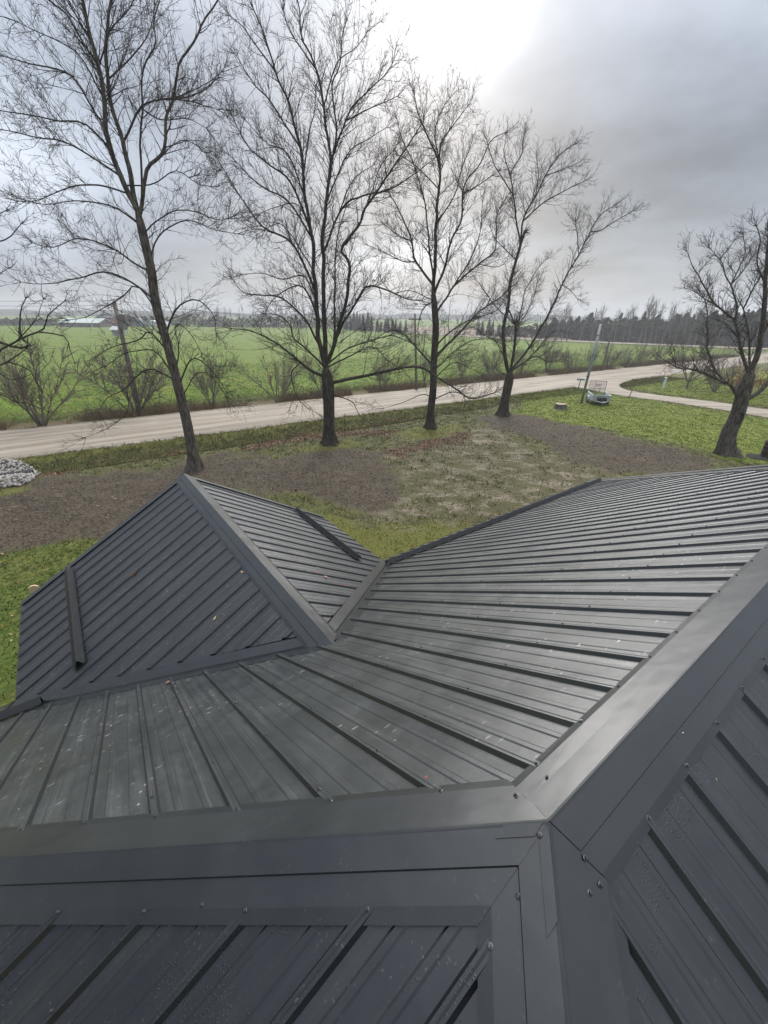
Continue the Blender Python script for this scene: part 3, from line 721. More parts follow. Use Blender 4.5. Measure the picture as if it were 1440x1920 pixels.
def limb_mesh(P, R, m, base, rough=.06, flare=0.0, seed=0):
    """one thick limb: tube with an uneven surface"""
    P = np.asarray(P); k = len(P); V, F = tubes(P[None], R[None], m); V = V.reshape(k, m, 3)
    dv = V - P[:, None]; jj = np.arange(m)
    for i in range(k):
        a = jj * 2 * np.pi / m
        w = 1 + rough * (vnoise(np.cos(a) * 2.0 + seed, np.sin(a) * 2.0 + i * .22 + seed, 1.0, seed) + .5 * np.cos(a * 5 + seed))
        h = P[i, 2] - P[0, 2]
        if flare: w = w * (1 + flare * math.exp(-h / .48) * (1 + .65 * np.cos(a * 5 + seed)))
        dv[i] *= w[:, None]
    V = (P[:, None] + dv).reshape(-1, 3)
    tip = len(V); V = np.vstack([V, P[-1:]]); b = (k - 1) * m
    Ft = np.array([(b + j, b + (j + 1) % m, tip) for j in range(m)])
    return mesh('limb', V - base, [F, Ft], True)

def tree(name, base_px, limbs, label, seed, Y=None, depth=2.5, dens=1.0, l1=(1.1, 2.8), group='big bare trees along the road', up=.22, flare=.95, mat=M_BARK, rscale=.58, base=None, lsc=.82):
    """limbs: list of (pixel poly-line, start width px, end width px, depth offset at the end [m]); the first one is the trunk"""
    r = np.random.default_rng(seed)
    if base is None: base = G(*base_px)
    base = np.array([base[0], base[1], float(gz(base[None, :2])[0])])
    if Y is None: Y = base[1]
    root = tag(empty(name, tuple(base)), label, 'tree', group)
    done = []; L3 = []
    for li, lb in enumerate(limbs):
        px, w0, w1 = lb[0], lb[1], lb[2]; off = lb[3] if len(lb) > 3 else r.uniform(-depth, depth)
        px = np.array(px, float)
        if li == 0: y0 = Y; s3 = None
        else:
            best = None
            for dp, d3 in done:
                dist = np.hypot(*(dp - px[0]).T); j = int(dist.argmin())
                if best is None or dist[j] < best[0]: best = (dist[j], d3[j])
            y0 = best[1][1]; s3 = best[1] if best[0] < 14 else None
        cum = np.concatenate([[0], np.cumsum(np.hypot(*np.diff(px, axis=0).T))]); t = cum / cum[-1]
        P = np.array([AT(p[0], p[1], y0 + off * tt ** 1.2) for p, tt in zip(px, t)])
        if s3 is not None: P[0] = s3
        Ln = np.linalg.norm(np.diff(P, axis=0), axis=1).sum(); n = max(6, int(Ln / .28))
        Ps = smooth_line(P, n); pxs = smooth_line(px, n)
        dist_ = np.linalg.norm(Ps.mean(0) - np.array([0, 0, CAM_H]))
        if li == 0: Ps[0] = base - np.array([0, 0, .12])
        wig = np.column_stack([vnoise(np.arange(n) * .45, np.full(n, q * 7.3 + li), 1, seed + li) for q in range(3)]) * min(.045, Ln * .008); wig[0] = 0; wig[:, 2] *= .5
        if li: Ps = Ps + wig
        R = np.interp(np.linspace(0, 1, n), [0, 1], [w0, w1]) * .5 * dist_ / F_PX * rscale
        if li: R = R * lsc
        if li == 0 and n > 6: R[-4:] *= np.array([1., .96, .82, .5])
        m = 20 if li == 0 else (12 if w0 > 8 else (8 if w0 > 3.5 else 6))
        ob = link('trunk' if li == 0 else 'limb', limb_mesh(Ps, R, m, base, .07 if li == 0 else .05, flare if li == 0 else 0, seed + li), mat if w0 > 7 else M_LIMB, root)
        done.append((pxs, Ps)); L3.append((Ps, R, w0))
    # side branches and twigs
    axis = base.copy()
    allS, allD, allR, allL = [], [], [], []
    for li, (Ps, R, w0) in enumerate(L3):
        t0 = .5 if li == 0 else .12
        S, D, pr, t, pl = spawn(Ps[None], R[None], .175 / dens, r, t0, 1.0, (28, 68), up, axis, .55)
        keep = S[:, 2] > base[2] + 2.6
        S, D, pr, t, pl = S[keep], D[keep], pr[keep], t[keep], pl[keep]
        ln = r.uniform(l1[0], l1[1], len(S)) * np.clip(.45 + pl / 7, .4, 1.0) * (1.05 - .45 * t)
        allS.append(S); allD.append(D); allR.append(np.clip(pr * .45, .010, .022)); allL.append(ln)
        # the limb's own end fans out
        k = 5 if li else 0
        if k:
            tan = Ps[-1] - Ps[-3]; tan /= np.linalg.norm(tan); dd = tan + r.normal(0, .38, (k, 3)); dd /= np.linalg.norm(dd, axis=1, keepdims=True)
            allS.append(np.repeat(Ps[-1:], k, 0)); allD.append(dd); allR.append(np.full(k, max(R[-1] * .7, .012))); allL.append(r.uniform(l1[0] * .5, l1[1] * .55, k))
    S, D, R1, Ln = map(np.concatenate, (allS, allD, allR, allL))
    P1, Q1 = grow(S, D, Ln, R1, 7, .125, .028, r)
    S, D, pr, t, pl = spawn(P1, Q1, .215 / dens, r, .12, 1.0, (28, 62), up * .6)
    P2, Q2 = grow(S, D, np.clip(pl * r.uniform(.22, .52, len(S)), .2, 1.4) * (1.1 - .5 * t), np.clip(pr * .70, .0090, .015), 4, .11, .03, r)
    S, D, pr, t, pl = spawn(P2, Q2, .25 / dens, r, .15, 1.0, (25, 60), .12)
    P3, Q3 = grow(S, D, r.uniform(.14, .42, len(S)), np.clip(pr * .8, .0070, .010), 2, .10, .03, r)
    tot = []
    V1, F1 = tubes(P1 - base, Q1, 5); V2, F2 = tubes(P2 - base, Q2, 3); V3, F3 = tubes(P3 - base, Q3, 3)
    tag(link('branches', mesh('branches', V1, F1, True), M_LIMB, root), kind='stuff')
    tag(link('twigs', mesh('twigs', np.vstack([V2, V3]), [F2, F3 + len(V2)]), M_TWIG, root), kind='stuff')
    return root

tree('bare_tree', (366, 880), [
    ([(366, 880), (358, 833), (345, 770), (328, 700), (312, 640), (300, 600), (290, 560), (284, 510), (275, 470), (266, 430), (257, 393)], 29, 19, 0),
    ([(257, 393), (233, 347), (213, 300), (200, 240), (196, 200), (190, 143), (177, 90), (163, 43), (153, 0), (143, -70), (138, -140), (132, -210)], 15, 4, -1),
    ([(257, 393), (245, 330), (233, 277), (222, 240), (210, 200), (201, 143), (199, 100), (204, 40), (212, -20), (216, -90), (222, -160)], 13, 3, 1.2),
    ([(262, 400), (267, 367), (270, 343), (280, 313), (303, 293), (312, 267), (313, 220), (325, 187), (333, 127), (353, 93), (373, 60), (393, 23), (410, -10), (425, -60)], 11, 2.5, -.6),
    ([(266, 365), (264, 300), (263, 240), (267, 200), (267, 133), (293, 83), (290, 40), (305, -20), (320, -80)], 6, 2, 2.0),
    ([(228, 250), (263, 203), (300, 187), (335, 180), (372, 165), (400, 150)], 6, 1.6), ([(300, 187), (345, 188), (385, 198), (408, 205)], 3.5, 1.4),
    ([(177, 92), (143, 58), (127, 27), (93, 0), (60, -30)], 5, 2), ([(193, 213), (147, 160), (117, 133), (50, 117), (0, 103), (-30, 92)], 5, 1.6),
    ([(195, 245), (160, 233), (110, 227), (67, 217), (0, 207), (-25, 200)], 5, 1.6), ([(212, 315), (180, 300), (123, 267), (67, 257), (0, 243), (-20, 247)], 5, 1.6),
    ([(232, 350), (183, 347), (133, 350), (100, 363), (67, 377), (33, 377)], 4.5, 1.5), ([(255, 425), (217, 390), (150, 377), (83, 383), (50, 375)], 5, 1.5),
    ([(270, 495), (250, 493), (213, 467), (150, 447), (100, 463), (60, 455)], 5.5, 1.6), ([(264, 427), (320, 397), (367, 397), (410, 413), (440, 405)], 4.5, 1.5),
    ([(281, 478), (300, 440), (350, 413), (400, 430), (445, 438)], 5, 1.6), ([(235, 330), (285, 345), (330, 320), (370, 345), (405, 350)], 4, 1.4),
    ([(288, 545), (250, 533), (200, 510), (143, 523), (83, 533), (40, 528)], 6, 1.6), ([(287, 560), (257, 537), (230, 557), (167, 593), (130, 600)], 5, 1.5),
    ([(305, 605), (333, 577), (367, 562), (397, 587), (407, 627)], 6.5, 1.8), ([(322, 677), (335, 650), (327, 617), (337, 607), (357, 627), (377, 660)], 5, 1.6),
    ([(330, 690), (360, 673), (390, 687), (410, 713), (425, 735)], 6.5, 1.8), ([(336, 718), (370, 700), (397, 707), (425, 745)], 4, 1.4),
    ([(303, 640), (280, 623), (260, 637), (213, 650), (180, 668)], 5.5, 1.5), ([(318, 690), (293, 660), (260, 658), (233, 663), (200, 685)], 5.5, 1.5),
    ([(320, 695), (277, 692), (233, 730), (200, 747), (185, 770)], 6, 1.6), ([(240, 727), (238, 770), (207, 800), (160, 820)], 3, 1.2), ([(276, 692), (285, 715), (300, 742)], 3, 1.2),
    ([(190, 143), (150, 105), (110, 78), (70, 60), (30, 40)], 4, 1.4), ([(200, 140), (245, 110), (280, 60), (290, 10)], 4, 1.5), ([(177, 90), (205, 60), (240, 20), (262, -30)], 4, 1.5),
    ([(163, 43), (130, 5), (112, -50)], 4, 1.5), ([(325, 187), (365, 178), (395, 160), (415, 135)], 3.5, 1.4), ([(267, 200), (300, 225), (350, 222), (385, 240)], 3.5, 1.4), ([(312, 267), (345, 262), (385, 285)], 3, 1.3)],
    'tall leaning bare tree nearest the camera, left of the gable roof', 101, mat=M_OLDBARK, dens=1.0, l1=(1.1, 2.7))

tree('bare_tree', (618, 833), [
    ([(618, 833), (617, 790), (616, 750), (614, 715), (611, 690)], 32, 37, 0),
    ([(603, 690), (598, 640), (595, 600), (592, 550), (588, 500), (586, 451), (577, 399), (570, 365), (568, 312), (563, 271), (549, 226), (539, 184), (518, 139), (508, 104), (494, 59), (478, 20)], 18, 3, -1.0),
    ([(613, 690), (611, 640), (608, 600), (607, 540), (606, 486), (605, 434), (613, 375), (619, 312), (617, 271), (608, 226), (603, 167), (584, 104), (567, 73), (562, 20), (556, -15)], 17, 3, .8),
    ([(620, 690), (626, 640), (627, 600), (629, 521), (629, 472), (636, 430), (648, 390)], 9, 3, 2.0),
    ([(622, 680), (630, 633), (640, 600), (648, 567), (656, 510), (651, 485), (640, 468), (671, 424), (685, 392), (723, 333), (754, 288), (778, 250), (795, 225)], 15, 2.5, -1.2),
    ([(628, 640), (647, 600), (673, 560), (690, 537), (723, 543), (760, 560), (790, 564)], 10, 3, -.5),
    ([(620, 308), (629, 257), (629, 222), (622, 167), (636, 120), (642, 70), (650, 40)], 7, 2, 1), ([(629, 257), (657, 208), (688, 174), (723, 139), (738, 115)], 6, 2, -1),
    ([(612, 436), (643, 389), (678, 368), (733, 354), (778, 326), (813, 299)], 7, 2, 1), ([(588, 505), (549, 458), (494, 427), (462, 385), (428, 333), (408, 295)], 9, 2, -1.5),
    ([(604, 707), (580, 693), (540, 660), (500, 633), (467, 620), (435, 616)], 12, 2.5, -2), ([(600, 690), (573, 653), (550, 633), (545, 610), (520, 590), (495, 588)], 8, 2, 1.5),
    ([(597, 640), (575, 605), (553, 580), (523, 557), (460, 550), (436, 525)], 8, 2, 1.5), ([(592, 567), (573, 543), (550, 537), (517, 557), (500, 580)], 7, 2), ([(590, 523), (570, 518), (530, 524), (490, 512), (455, 515)], 5, 1.6),
    ([(626, 716), (667, 708), (707, 700), (740, 692), (787, 688), (823, 710), (857, 730), (883, 747), (925, 738)], 14, 3, -1.0), ([(628, 680), (650, 655), (690, 640), (720, 632), (740, 630), (777, 645)], 6, 2),
    ([(626, 690), (657, 667), (697, 650), (723, 673), (745, 690)], 6, 2), ([(626, 735), (660, 753), (673, 777), (693, 793)], 5, 1.6), ([(560, 676), (547, 700), (553, 733), (567, 757), (597, 777)], 4.5, 1.6),
    ([(570, 365), (545, 340), (505, 310), (470, 280), (445, 240), (430, 200)], 7, 2, 1), ([(563, 272), (580, 245), (590, 210), (592, 170)], 5, 1.8), ([(549, 226), (510, 195), (470, 150), (440, 100)], 5, 1.8),
    ([(577, 399), (540, 378), (500, 355), (468, 330), (430, 290)], 6, 1.8, 1.8), ([(578, 400), (560, 385), (520, 388), (490, 400)], 4, 1.5), ([(586, 455), (545, 440), (520, 420), (480, 440)], 4, 1.5),
    ([(568, 312), (540, 290), (500, 270), (460, 225)], 5, 1.6), ([(619, 330), (650, 290), (690, 262), (725, 240)], 5, 1.6), ([(685, 392), (700, 350), (715, 310), (745, 270)], 4, 1.6), ([(643, 389), (660, 340), (700, 310)], 4, 1.5),
    ([(508, 104), (480, 85), (455, 50), (430, 30)], 4, 1.5), ([(603, 167), (630, 120), (668, 90), (690, 60)], 4, 1.5), ([(584, 104), (545, 60), (530, 20)], 4, 1.5), ([(657, 208), (690, 205), (725, 190), (745, 180)], 4, 1.5)],
    'tall bare tree with several upright stems, second from the left', 202, dens=1.0, l1=(1.1, 2.8), depth=3)

t3 = tree('bare_tree', (807, 804), [
    ([(807, 804), (808, 770), (812, 730), (813, 690), (815, 650), (817, 620), (816, 590), (812, 545)], 23, 17, 0),
    ([(812, 545), (816, 477), (818, 410), (824, 346), (822, 301), (801, 252), (786, 215), (778, 180)], 13, 2.5, -.8), ([(807, 535), (779, 489), (771, 451), (756, 410), (730, 361), (715, 335)], 8, 2, 1),
    ([(810, 520), (804, 451), (796, 380), (781, 320), (756, 264), (745, 225)], 6, 2, 2), ([(820, 552), (831, 507), (846, 451), (865, 414), (869, 350), (899, 309), (921, 264), (947, 249)], 9, 2, -1.2),
    ([(820, 590), (857, 530), (902, 492), (929, 466), (932, 402), (955, 365), (965, 340)], 7, 2, 1.2), ([(857, 530), (880, 489), (900, 440), (905, 380)], 5, 1.8),
    ([(820, 661), (861, 624), (902, 582), (940, 556), (955, 540)], 9, 2.4, -1), ([(820, 645), (842, 624), (880, 600), (925, 585), (950, 560)], 6, 1.8, 1.5),
    ([(812, 565), (793, 580), (783, 617), (786, 640)], 5, 1.6), ([(810, 680), (780, 650), (755, 625), (730, 620), (700, 640)], 7, 1.8), ([(820, 309), (827, 271), (850, 234), (876, 200)], 5, 1.6, 1), ([(822, 301), (815, 250), (826, 210), (842, 185)], 4, 1.5),
    ([(816, 700), (850, 680), (880, 690), (905, 700)], 4, 1.4), ([(818, 690), (845, 665), (880, 640), (915, 635), (940, 638)], 5, 1.5), ([(812, 735), (790, 740), (755, 755), (720, 765)], 3.5, 1.3), ([(816, 742), (850, 735), (880, 745), (905, 742), (930, 735)], 4.5, 1.4),
    ([(818, 410), (850, 370), (865, 320), (880, 280)], 5, 1.7), ([(824, 346), (790, 320), (765, 300), (745, 290)], 4, 1.5), ([(869, 350), (900, 345), (935, 320)], 4, 1.4), ([(771, 451), (745, 440), (720, 420)], 4, 1.4), ([(779, 489), (755, 490), (715, 470), (690, 460)], 4, 1.4),
    ([(902, 492), (935, 500), (960, 480)], 3, 1.3), ([(811, 560), (770, 545), (735, 548), (712, 520)], 3.5, 1.3)],
    'upright bare tree with a hollow dark trunk, third from the left', 303, dens=1.15, l1=(1.1, 2.7))

tree('bare_tree', (943, 779), [
    ([(943, 779), (948, 745), (953, 720), (957, 697)], 24, 27, 0),
    ([(951, 700), (947, 669), (944, 621), (951, 580), (957, 534), (970, 477), (984, 436)], 14, 8, -.6), ([(963, 700), (963, 661), (967, 617), (966, 608)], 10, 8, .5),
    ([(966, 697), (993, 649), (1017, 609), (1037, 572), (1061, 520), (1094, 462), (1109, 429), (1131, 399), (1152, 385)], 9, 2, -1), ([(1110, 430), (1126, 432), (1150, 417), (1187, 395)], 3.5, 1.4),
    ([(968, 695), (1001, 669), (1025, 677), (1053, 677)], 6, 1.8, 1), ([(990, 676), (1009, 653), (1033, 625), (1052, 620)], 5, 1.6, 1), ([(976, 455), (970, 425), (962, 361), (959, 324), (977, 290), (985, 249)], 6, 1.8, 1),
    ([(978, 452), (981, 410), (1007, 365), (1026, 324), (1045, 294), (1075, 271)], 6, 1.8, -1), ([(984, 408), (1019, 380), (1060, 357), (1097, 339)], 4.5, 1.5), ([(962, 361), (940, 330), (925, 305), (912, 262)], 4, 1.5),
    ([(955, 560), (968, 612), (977, 582), (985, 545), (1011, 500), (1025, 485)], 5, 1.5, 2), ([(967, 617), (985, 590), (1000, 560), (1008, 530)], 4, 1.5), ([(947, 669), (930, 640), (905, 628)], 3.5, 1.3), ([(952, 580), (925, 570), (905, 540), (890, 520)], 4, 1.4),
    ([(970, 477), (950, 470), (930, 450), (918, 425)], 3.5, 1.3), ([(1061, 520), (1070, 545), (1082, 560)], 3, 1.2), ([(1094, 462), (1082, 440), (1078, 415)], 3, 1.2), ([(945, 700), (936, 697), (930, 690)], 4, 2), ([(959, 324), (945, 290), (948, 262)], 3.5, 1.4), ([(1007, 365), (1010, 330), (1005, 295)], 3, 1.3), ([(1026, 324), (1050, 320), (1085, 305)], 3, 1.3)],
    'bare tree with a lopped top and a limb reaching right, beside the dark soil', 404, dens=1.15, l1=(.9, 2.2))

t5 = tree('bare_tree', (1362, 852), [
    ([(1362, 852), (1364, 825), (1370, 805), (1382, 780), (1390, 752), (1400, 718), (1408, 695)], 34, 30, 0),
    ([(1408, 695), (1421, 660), (1428, 627), (1431, 590), (1435, 546), (1438, 500), (1442, 440)], 21, 9, -.5), ([(1390, 752), (1370, 722), (1343, 710), (1303, 693), (1273, 690), (1250, 678), (1236, 668)], 15, 2.5, -.8),
    ([(1362, 718), (1348, 705), (1337, 688), (1328, 660), (1327, 627), (1325, 590), (1323, 565), (1312, 545)], 8, 2.5, -.6), ([(1402, 705), (1393, 668), (1384, 627), (1379, 601), (1365, 590), (1343, 574), (1329, 556), (1316, 529), (1312, 518), (1296, 494), (1289, 472)], 13, 2, .8),
    ([(1381, 605), (1382, 572), (1379, 560), (1369, 532), (1362, 519), (1351, 490), (1339, 475), (1330, 462)], 8, 2, 1), ([(1408, 690), (1404, 640), (1400, 608), (1393, 578), (1384, 565)], 9, 3, -1), ([(1369, 532), (1385, 505), (1398, 470), (1392, 440)], 5, 1.8), ([(1370, 528), (1395, 505), (1405, 490), (1420, 470)], 4.5, 1.6),
    ([(1398, 756), (1423, 735), (1442, 714), (1465, 695), (1490, 640)], 17, 8, .6), ([(1393, 578), (1410, 545), (1425, 520), (1440, 495)], 6, 2), ([(1343, 574), (1320, 560), (1300, 545), (1285, 540)], 4, 1.5), ([(1351, 490), (1362, 470), (1378, 450)], 4, 1.5), ([(1384, 627), (1360, 605), (1345, 600)], 4, 1.4),
    ([(1437, 528), (1420, 490), (1425, 450), (1418, 425)], 6, 2), ([(1426, 630), (1450, 590), (1470, 540), (1480, 480)], 8, 3), ([(1343, 709), (1330, 690), (1322, 670)], 3.5, 1.3), ([(1273, 690), (1262, 670), (1258, 655)], 3, 1.2)],
    'gnarled bare tree with a hollow leaning trunk at the right edge', 505, dens=1.1, l1=(.8, 1.9), mat=M_OLDBARK, lsc=.68, rscale=.54, up=.3)

tree('bare_tree', None, [
    ([(-108, 960), (-106, 900), (-95, 820), (-85, 740), (-80, 680), (-85, 600), (-95, 500), (-105, 400)], 36, 20, 0),
    ([(-80, 680), (-40, 640), (0, 642), (25, 650), (50, 652), (56, 644), (40, 632), (40, 587), (48, 560)], 12, 2.5, .5), ([(-80, 700), (-40, 680), (0, 657), (40, 634), (80, 616), (92, 592), (122, 565)], 9, 2, -.3), ([(84, 616), (120, 630), (130, 652), (140, 678)], 4, 1.5),
    ([(-84, 735), (-40, 700), (0, 684), (27, 670), (48, 655)], 8, 2.5, .2), ([(-90, 790), (-40, 745), (0, 740), (25, 753), (55, 757), (88, 770)], 8, 2, .4), ([(27, 672), (50, 690), (62, 705), (75, 730)], 4, 1.4), ([(-90, 520), (-50, 480), (-10, 456), (17, 446), (40, 420)], 7, 1.8, -.3), ([(-95, 480), (-60, 430), (-20, 410), (10, 395)], 6, 1.8, .4), ([(-90, 600), (-50, 545), (-10, 520), (15, 503)], 6, 1.6, 0), ([(40, 632), (60, 610), (75, 580), (82, 560)], 3, 1.2), ([(0, 700), (20, 712), (35, 710)], 3, 1.2)],
    'bare tree at the left edge whose crooked branches reach into view', 606, base=np.array([-17.6, 16.6, 0]), dens=.35, l1=(.5, 1.3), Y=16.6)

def hollow(root, px, py, w, h, Y, tilt=0.0):
    # rotten cavity with a swollen lip on the camera side of a trunk
    c = AT(px, py, Y); q = np.array([0, 0, CAM_H]) - c; q[2] = 0; q /= np.linalg.norm(q); s = np.cross([0, 0, 1.], q); V = []; n = 16
    for rad, o in ((1.25, -.10), (1.12, .035), (.95, .03), (.7, -.10), (.3, -.16)):
        for i in range(n):
            a = 2 * math.pi * i / n; e = rad * (1 + .12 * vnoise(i * .9, px * .1)); p = s * (w * e * math.cos(a) + tilt * h * math.sin(a)) + np.array([0, 0, h * e * math.sin(a)]) + q * o; V.append(c + p - np.array(root.location))
    F = [(k * n + i, k * n + (i + 1) % n, (k + 1) * n + (i + 1) % n, (k + 1) * n + i) for k in range(4) for i in range(n)] + [tuple(range(4 * n, 5 * n))]
    mm = MatB('rotten_hollow'); cc = mm.coord(); mm.set('Base Color', mm.mix(mm.noise(cc, 6, 4), (.004, .0035, .003), (.022, .018, .015))).set('Roughness', 1.0)
    link('hollow', mesh('hollow', V, F, True), mm.m, root)
hollow(t3, 814, 742, .12, .42, t3.location.y - .33); hollow(t5, 1384, 786, .16, .36, t5.location.y - .34, .25)
# shrubs and small trees along the road
def shrub_proto(name, h, spread, stems, seed, mat, tr=1.0, single=False):
    r = np.random.default_rng(seed); root = empty(name)
    a = r.uniform(0, 2 * np.pi, stems); tilt = np.radians(r.uniform(6, spread, stems))
    D = np.column_stack([np.cos(a) * np.sin(tilt), np.sin(a) * np.sin(tilt), np.cos(tilt)])
    S = np.column_stack([np.cos(a), np.sin(a), np.zeros(stems)]) * r.uniform(.02, .16, stems)[:, None]; S[:, 2] = -.05 if not single else .5
    if single:
        P, R = grow(np.array([[0, 0, -.05]]), np.array([[.05, 0, 1.]]), np.array([.7]), np.array([.06]), 4, .05, .1, r); V, F = tubes(P, R * 1.2 + .02, 7); link('trunk', mesh('trunk', V, F, True), mat, root)
    P0, R0 = grow(S, D, h * r.uniform(.75, 1.05, stems), np.full(stems, .042) * r.uniform(.7, 1.2, stems), 8, .07, .0, r)
    V, F = tubes(P0, R0, 6); link('stems', mesh('stems', V, F, True), mat, root)
    S, D, pr, t, pl = spawn(P0, R0, .12, r, .2, 1, (20, 50), .15); P1, R1 = grow(S, D, h * r.uniform(.14, .4, len(S)) * (1.15 - .5 * t), np.clip(pr * .65, .014, .022), 5, .12, .02, r)
    S, D, pr, t, pl = spawn(P1, R1, .12, r, .1, 1, (20, 50), .1); P2, R2 = grow(S, D, r.uniform(.15, .5, len(S)) * h / 4, np.clip(pr * .75, .010, .014), 3, .16, .02, r)
    V1, F1 = tubes(P1, R1, 4); V2, F2 = tubes(P2, R2, 3)
    tag(link('twigs', mesh('twigs', np.vstack([V1, V2]), [F1, F2 + len(V1)]), mat, root), kind='stuff')
    return root
protos = [shrub_proto('bare_shrub', 4.2, 38, 11, 1, M_SHRUB), shrub_proto('bare_shrub', 4.0, 46, 9, 2, M_SHRUB), shrub_proto('bare_shrub', 3.6, 42, 8, 3, M_SHRUB, single=True)]
used = set()
def put_shrub(px, py, top, kind, label, sc=1.0, rot=None, cat='shrub', group='bare shrubs along the far side of the road', name='bare_shrub'):
    b = G(px, py); b[2] = gz(b[None, :2])[0]; h = AT(px, top, b[1])[2] - b[2]
    src = protos[kind]
    o = src if kind not in used else copy_tree(src)
    used.add(kind); H0 = (4.2, 4.0, 3.9)[kind]; s = h / H0; o.name = name
    o.location = tuple(b); o.scale = (s * sc, s * sc, s); o.rotation_euler = (0, 0, rot if rot is not None else random.uniform(0, 6.28)); tag(o, label, cat, group); return o
for i, (px, py, top, kd, sc, lab) in enumerate([
    (78, 797, 640, 0, 1.15, 'wide bare shrub beyond the road at the far left'), (255, 772, 640, 1, 1.2, 'bare shrub growing round the base of the left utility pole'), (398, 757, 672, 0, .9, 'round bare shrub beyond the road, right of the leaning tree'),
    (522, 748, 652, 1, 1.0, 'bare shrub beyond the road, just left of the many-stemmed tree'), (602, 740, 668, 2, .9, 'small bare shrub hidden behind the many-stemmed trunk'), (717, 728, 668, 0, .85, 'bare shrub beyond the road, right of the many-stemmed tree'),
    (795, 719, 662, 2, .7, 'narrow bare shrub right behind the hollow dark trunk'), (866, 712, 664, 2, .75, 'thin bare shrub beyond the road between the third and fourth trees'), (920, 710, 644, 1, .8, 'upright bare shrub beyond the road left of the lopped tree'),
    (976, 703, 652, 1, .8, 'bare shrub seen behind the lopped tree'), (1026, 697, 640, 0, .95, 'first bare shrub right of the lopped tree'), (1070, 697, 648, 1, .95, 'second bare shrub right of the lopped tree'), (1104, 692, 648, 2, 1.0, 'bare shrub half hidden by the steel lamp pole'),
    (1140, 690, 646, 0, 1.2, 'broad bare shrub just right of the steel lamp pole'), (1174, 686, 646, 1, .95, 'middle bare shrub in the row right of the lamp pole'), (1199, 684, 645, 0, 1.05, 'second last bare shrub in the row right of the lamp pole'), (1230, 682, 648, 2, 1.2, 'last bare shrub of the row beyond the road bend'),
    (1287, 728, 630, 2, 1.15, 'small bare tree on the lawn beyond the driveway'), (1338, 735, 660, 1, 1.0, 'dense bare shrub beyond the driveway, left of the orange bush')]):
    put_shrub(px, py, top, kd, lab, sc)
# orange-leaved bush
def leafy_bush(px, py, top, label):
    b = G(px, py); b[2] = gz(b[None, :2])[0]; h = AT(px, top, b[1])[2] - b[2]; r = np.random.default_rng(5)
    root = tag(empty('orange_bush', tuple(b)), label, 'bush'); n = 26
    a = r.uniform(0, 6.28, n); tl = np.radians(r.uniform(5, 55, n)); D = np.column_stack([np.cos(a) * np.sin(tl), np.sin(a) * np.sin(tl), np.cos(tl)])
    P, R = grow(np.zeros((n, 3)), D, h * r.uniform(.6, 1.05, n), np.full(n, .02), 6, .09, .0, r); V, F = tubes(P, R, 4); link('stems', mesh('stems', V, F), M_SHRUB, root)
    pts = P[:, 1:].reshape(-1, 3); c = pts[r.integers(0, len(pts), 3400)] + r.normal(0, .22, (3400, 3)) * h / 2.2; c[:, 2] = np.abs(c[:, 2]) + .05
    V, F = leaf_quads(c, r, .05, .09); m = MatB('orange_leaf'); g = m.N.new('ShaderNodeNewGeometry'); m.set('Base Color', m.mix(g.outputs['Random Per Island'], (.20, .065, .018), (.46, .20, .065))).set('Roughness', .8)
    tag(link('leaves', mesh('leaves', V, F), m.m, root), kind='stuff')
def leaf_quads(c, r, s0, s1, flat=0.0):
    n = len(c); s = r.uniform(s0, s1, n)[:, None]
    a = r.normal(size=(n, 3)); 
    if flat: a[:, 2] *= (1 - flat)
    a /= np.linalg.norm(a, axis=1, keepdims=True); b = r.normal(size=(n, 3))
    if flat: b[:, 2] *= (1 - flat)
    b -= (a * b).sum(1, keepdims=True) * a; b /= np.linalg.norm(b, axis=1, keepdims=True)
    nn = np.cross(a, b) * r.uniform(-.25, .25, n)[:, None]
    V = np.stack([c - a * s, c - b * s * .55 + nn * s, c + a * s, c + b * s * .55 + nn * s], 1).reshape(-1, 3)
    return V, np.arange(4 * n).reshape(n, 4)
leafy_bush(1383, 737, 690, 'small bush with orange autumn leaves beside the driveway')

# far tree line: conifers one can tell apart, bare trees, and the closed wood behind
def conifer_proto(seed, h=11.0, w=2.5):
    r = np.random.default_rng(seed); root = empty('conifer')
    V, F = tubes(np.array([[[0, 0, -.3], [0, 0, h * .5], [0, 0, h * .98]]]), np.array([[.2, .12, .02]]), 6); link('trunk', mesh('trunk', V, F), M_BARK, root)
    n = 1500; t = r.random(n) ** .75; z = h * (.05 + .94 * t); rad = w * (1 - t) ** .8 * (.55 + .45 * r.random(n)) * (1 + .25 * np.sin(z * 5)); a = r.uniform(0, 6.28, n)
    o = np.column_stack([np.cos(a), np.sin(a), np.zeros(n)]); i0 = o * rad[:, None] * .25; i0[:, 2] = z; i1 = o * rad[:, None]; i1[:, 2] = z - rad * .28
    s = np.column_stack([-np.sin(a), np.cos(a), np.zeros(n)]) * (rad * .30 + .05)[:, None]
    V = np.stack([i0, i1 - s, i1 + s * .4 + np.array([0, 0, .2])], 1).reshape(-1, 3)
    tag(link('crown', mesh('crown', V, np.arange(3 * n).reshape(n, 3)), M_CONIF, root), kind='stuff'); return root
M_CONIF = simple('conifer_needles', (.050, .060, .048), .9, .2, var=.5, scale=.8)
cons = [conifer_proto(11), conifer_proto(12, 11, 2.0), conifer_proto(13, 11, 3.0)]; cused = set()
def put_conifer(px, py, top, k, label, group):
    b = G(px, py); h = AT(px, top, b[1])[2]; o = cons[k] if k not in cused else copy_tree(cons[k]); cused.add(k); o.name = 'conifer'
    o.location = tuple(b); s = h / 11; o.scale = (s, s, s); o.rotation_euler = (0, 0, random.uniform(0, 6)); tag(o, label, 'conifer', group)
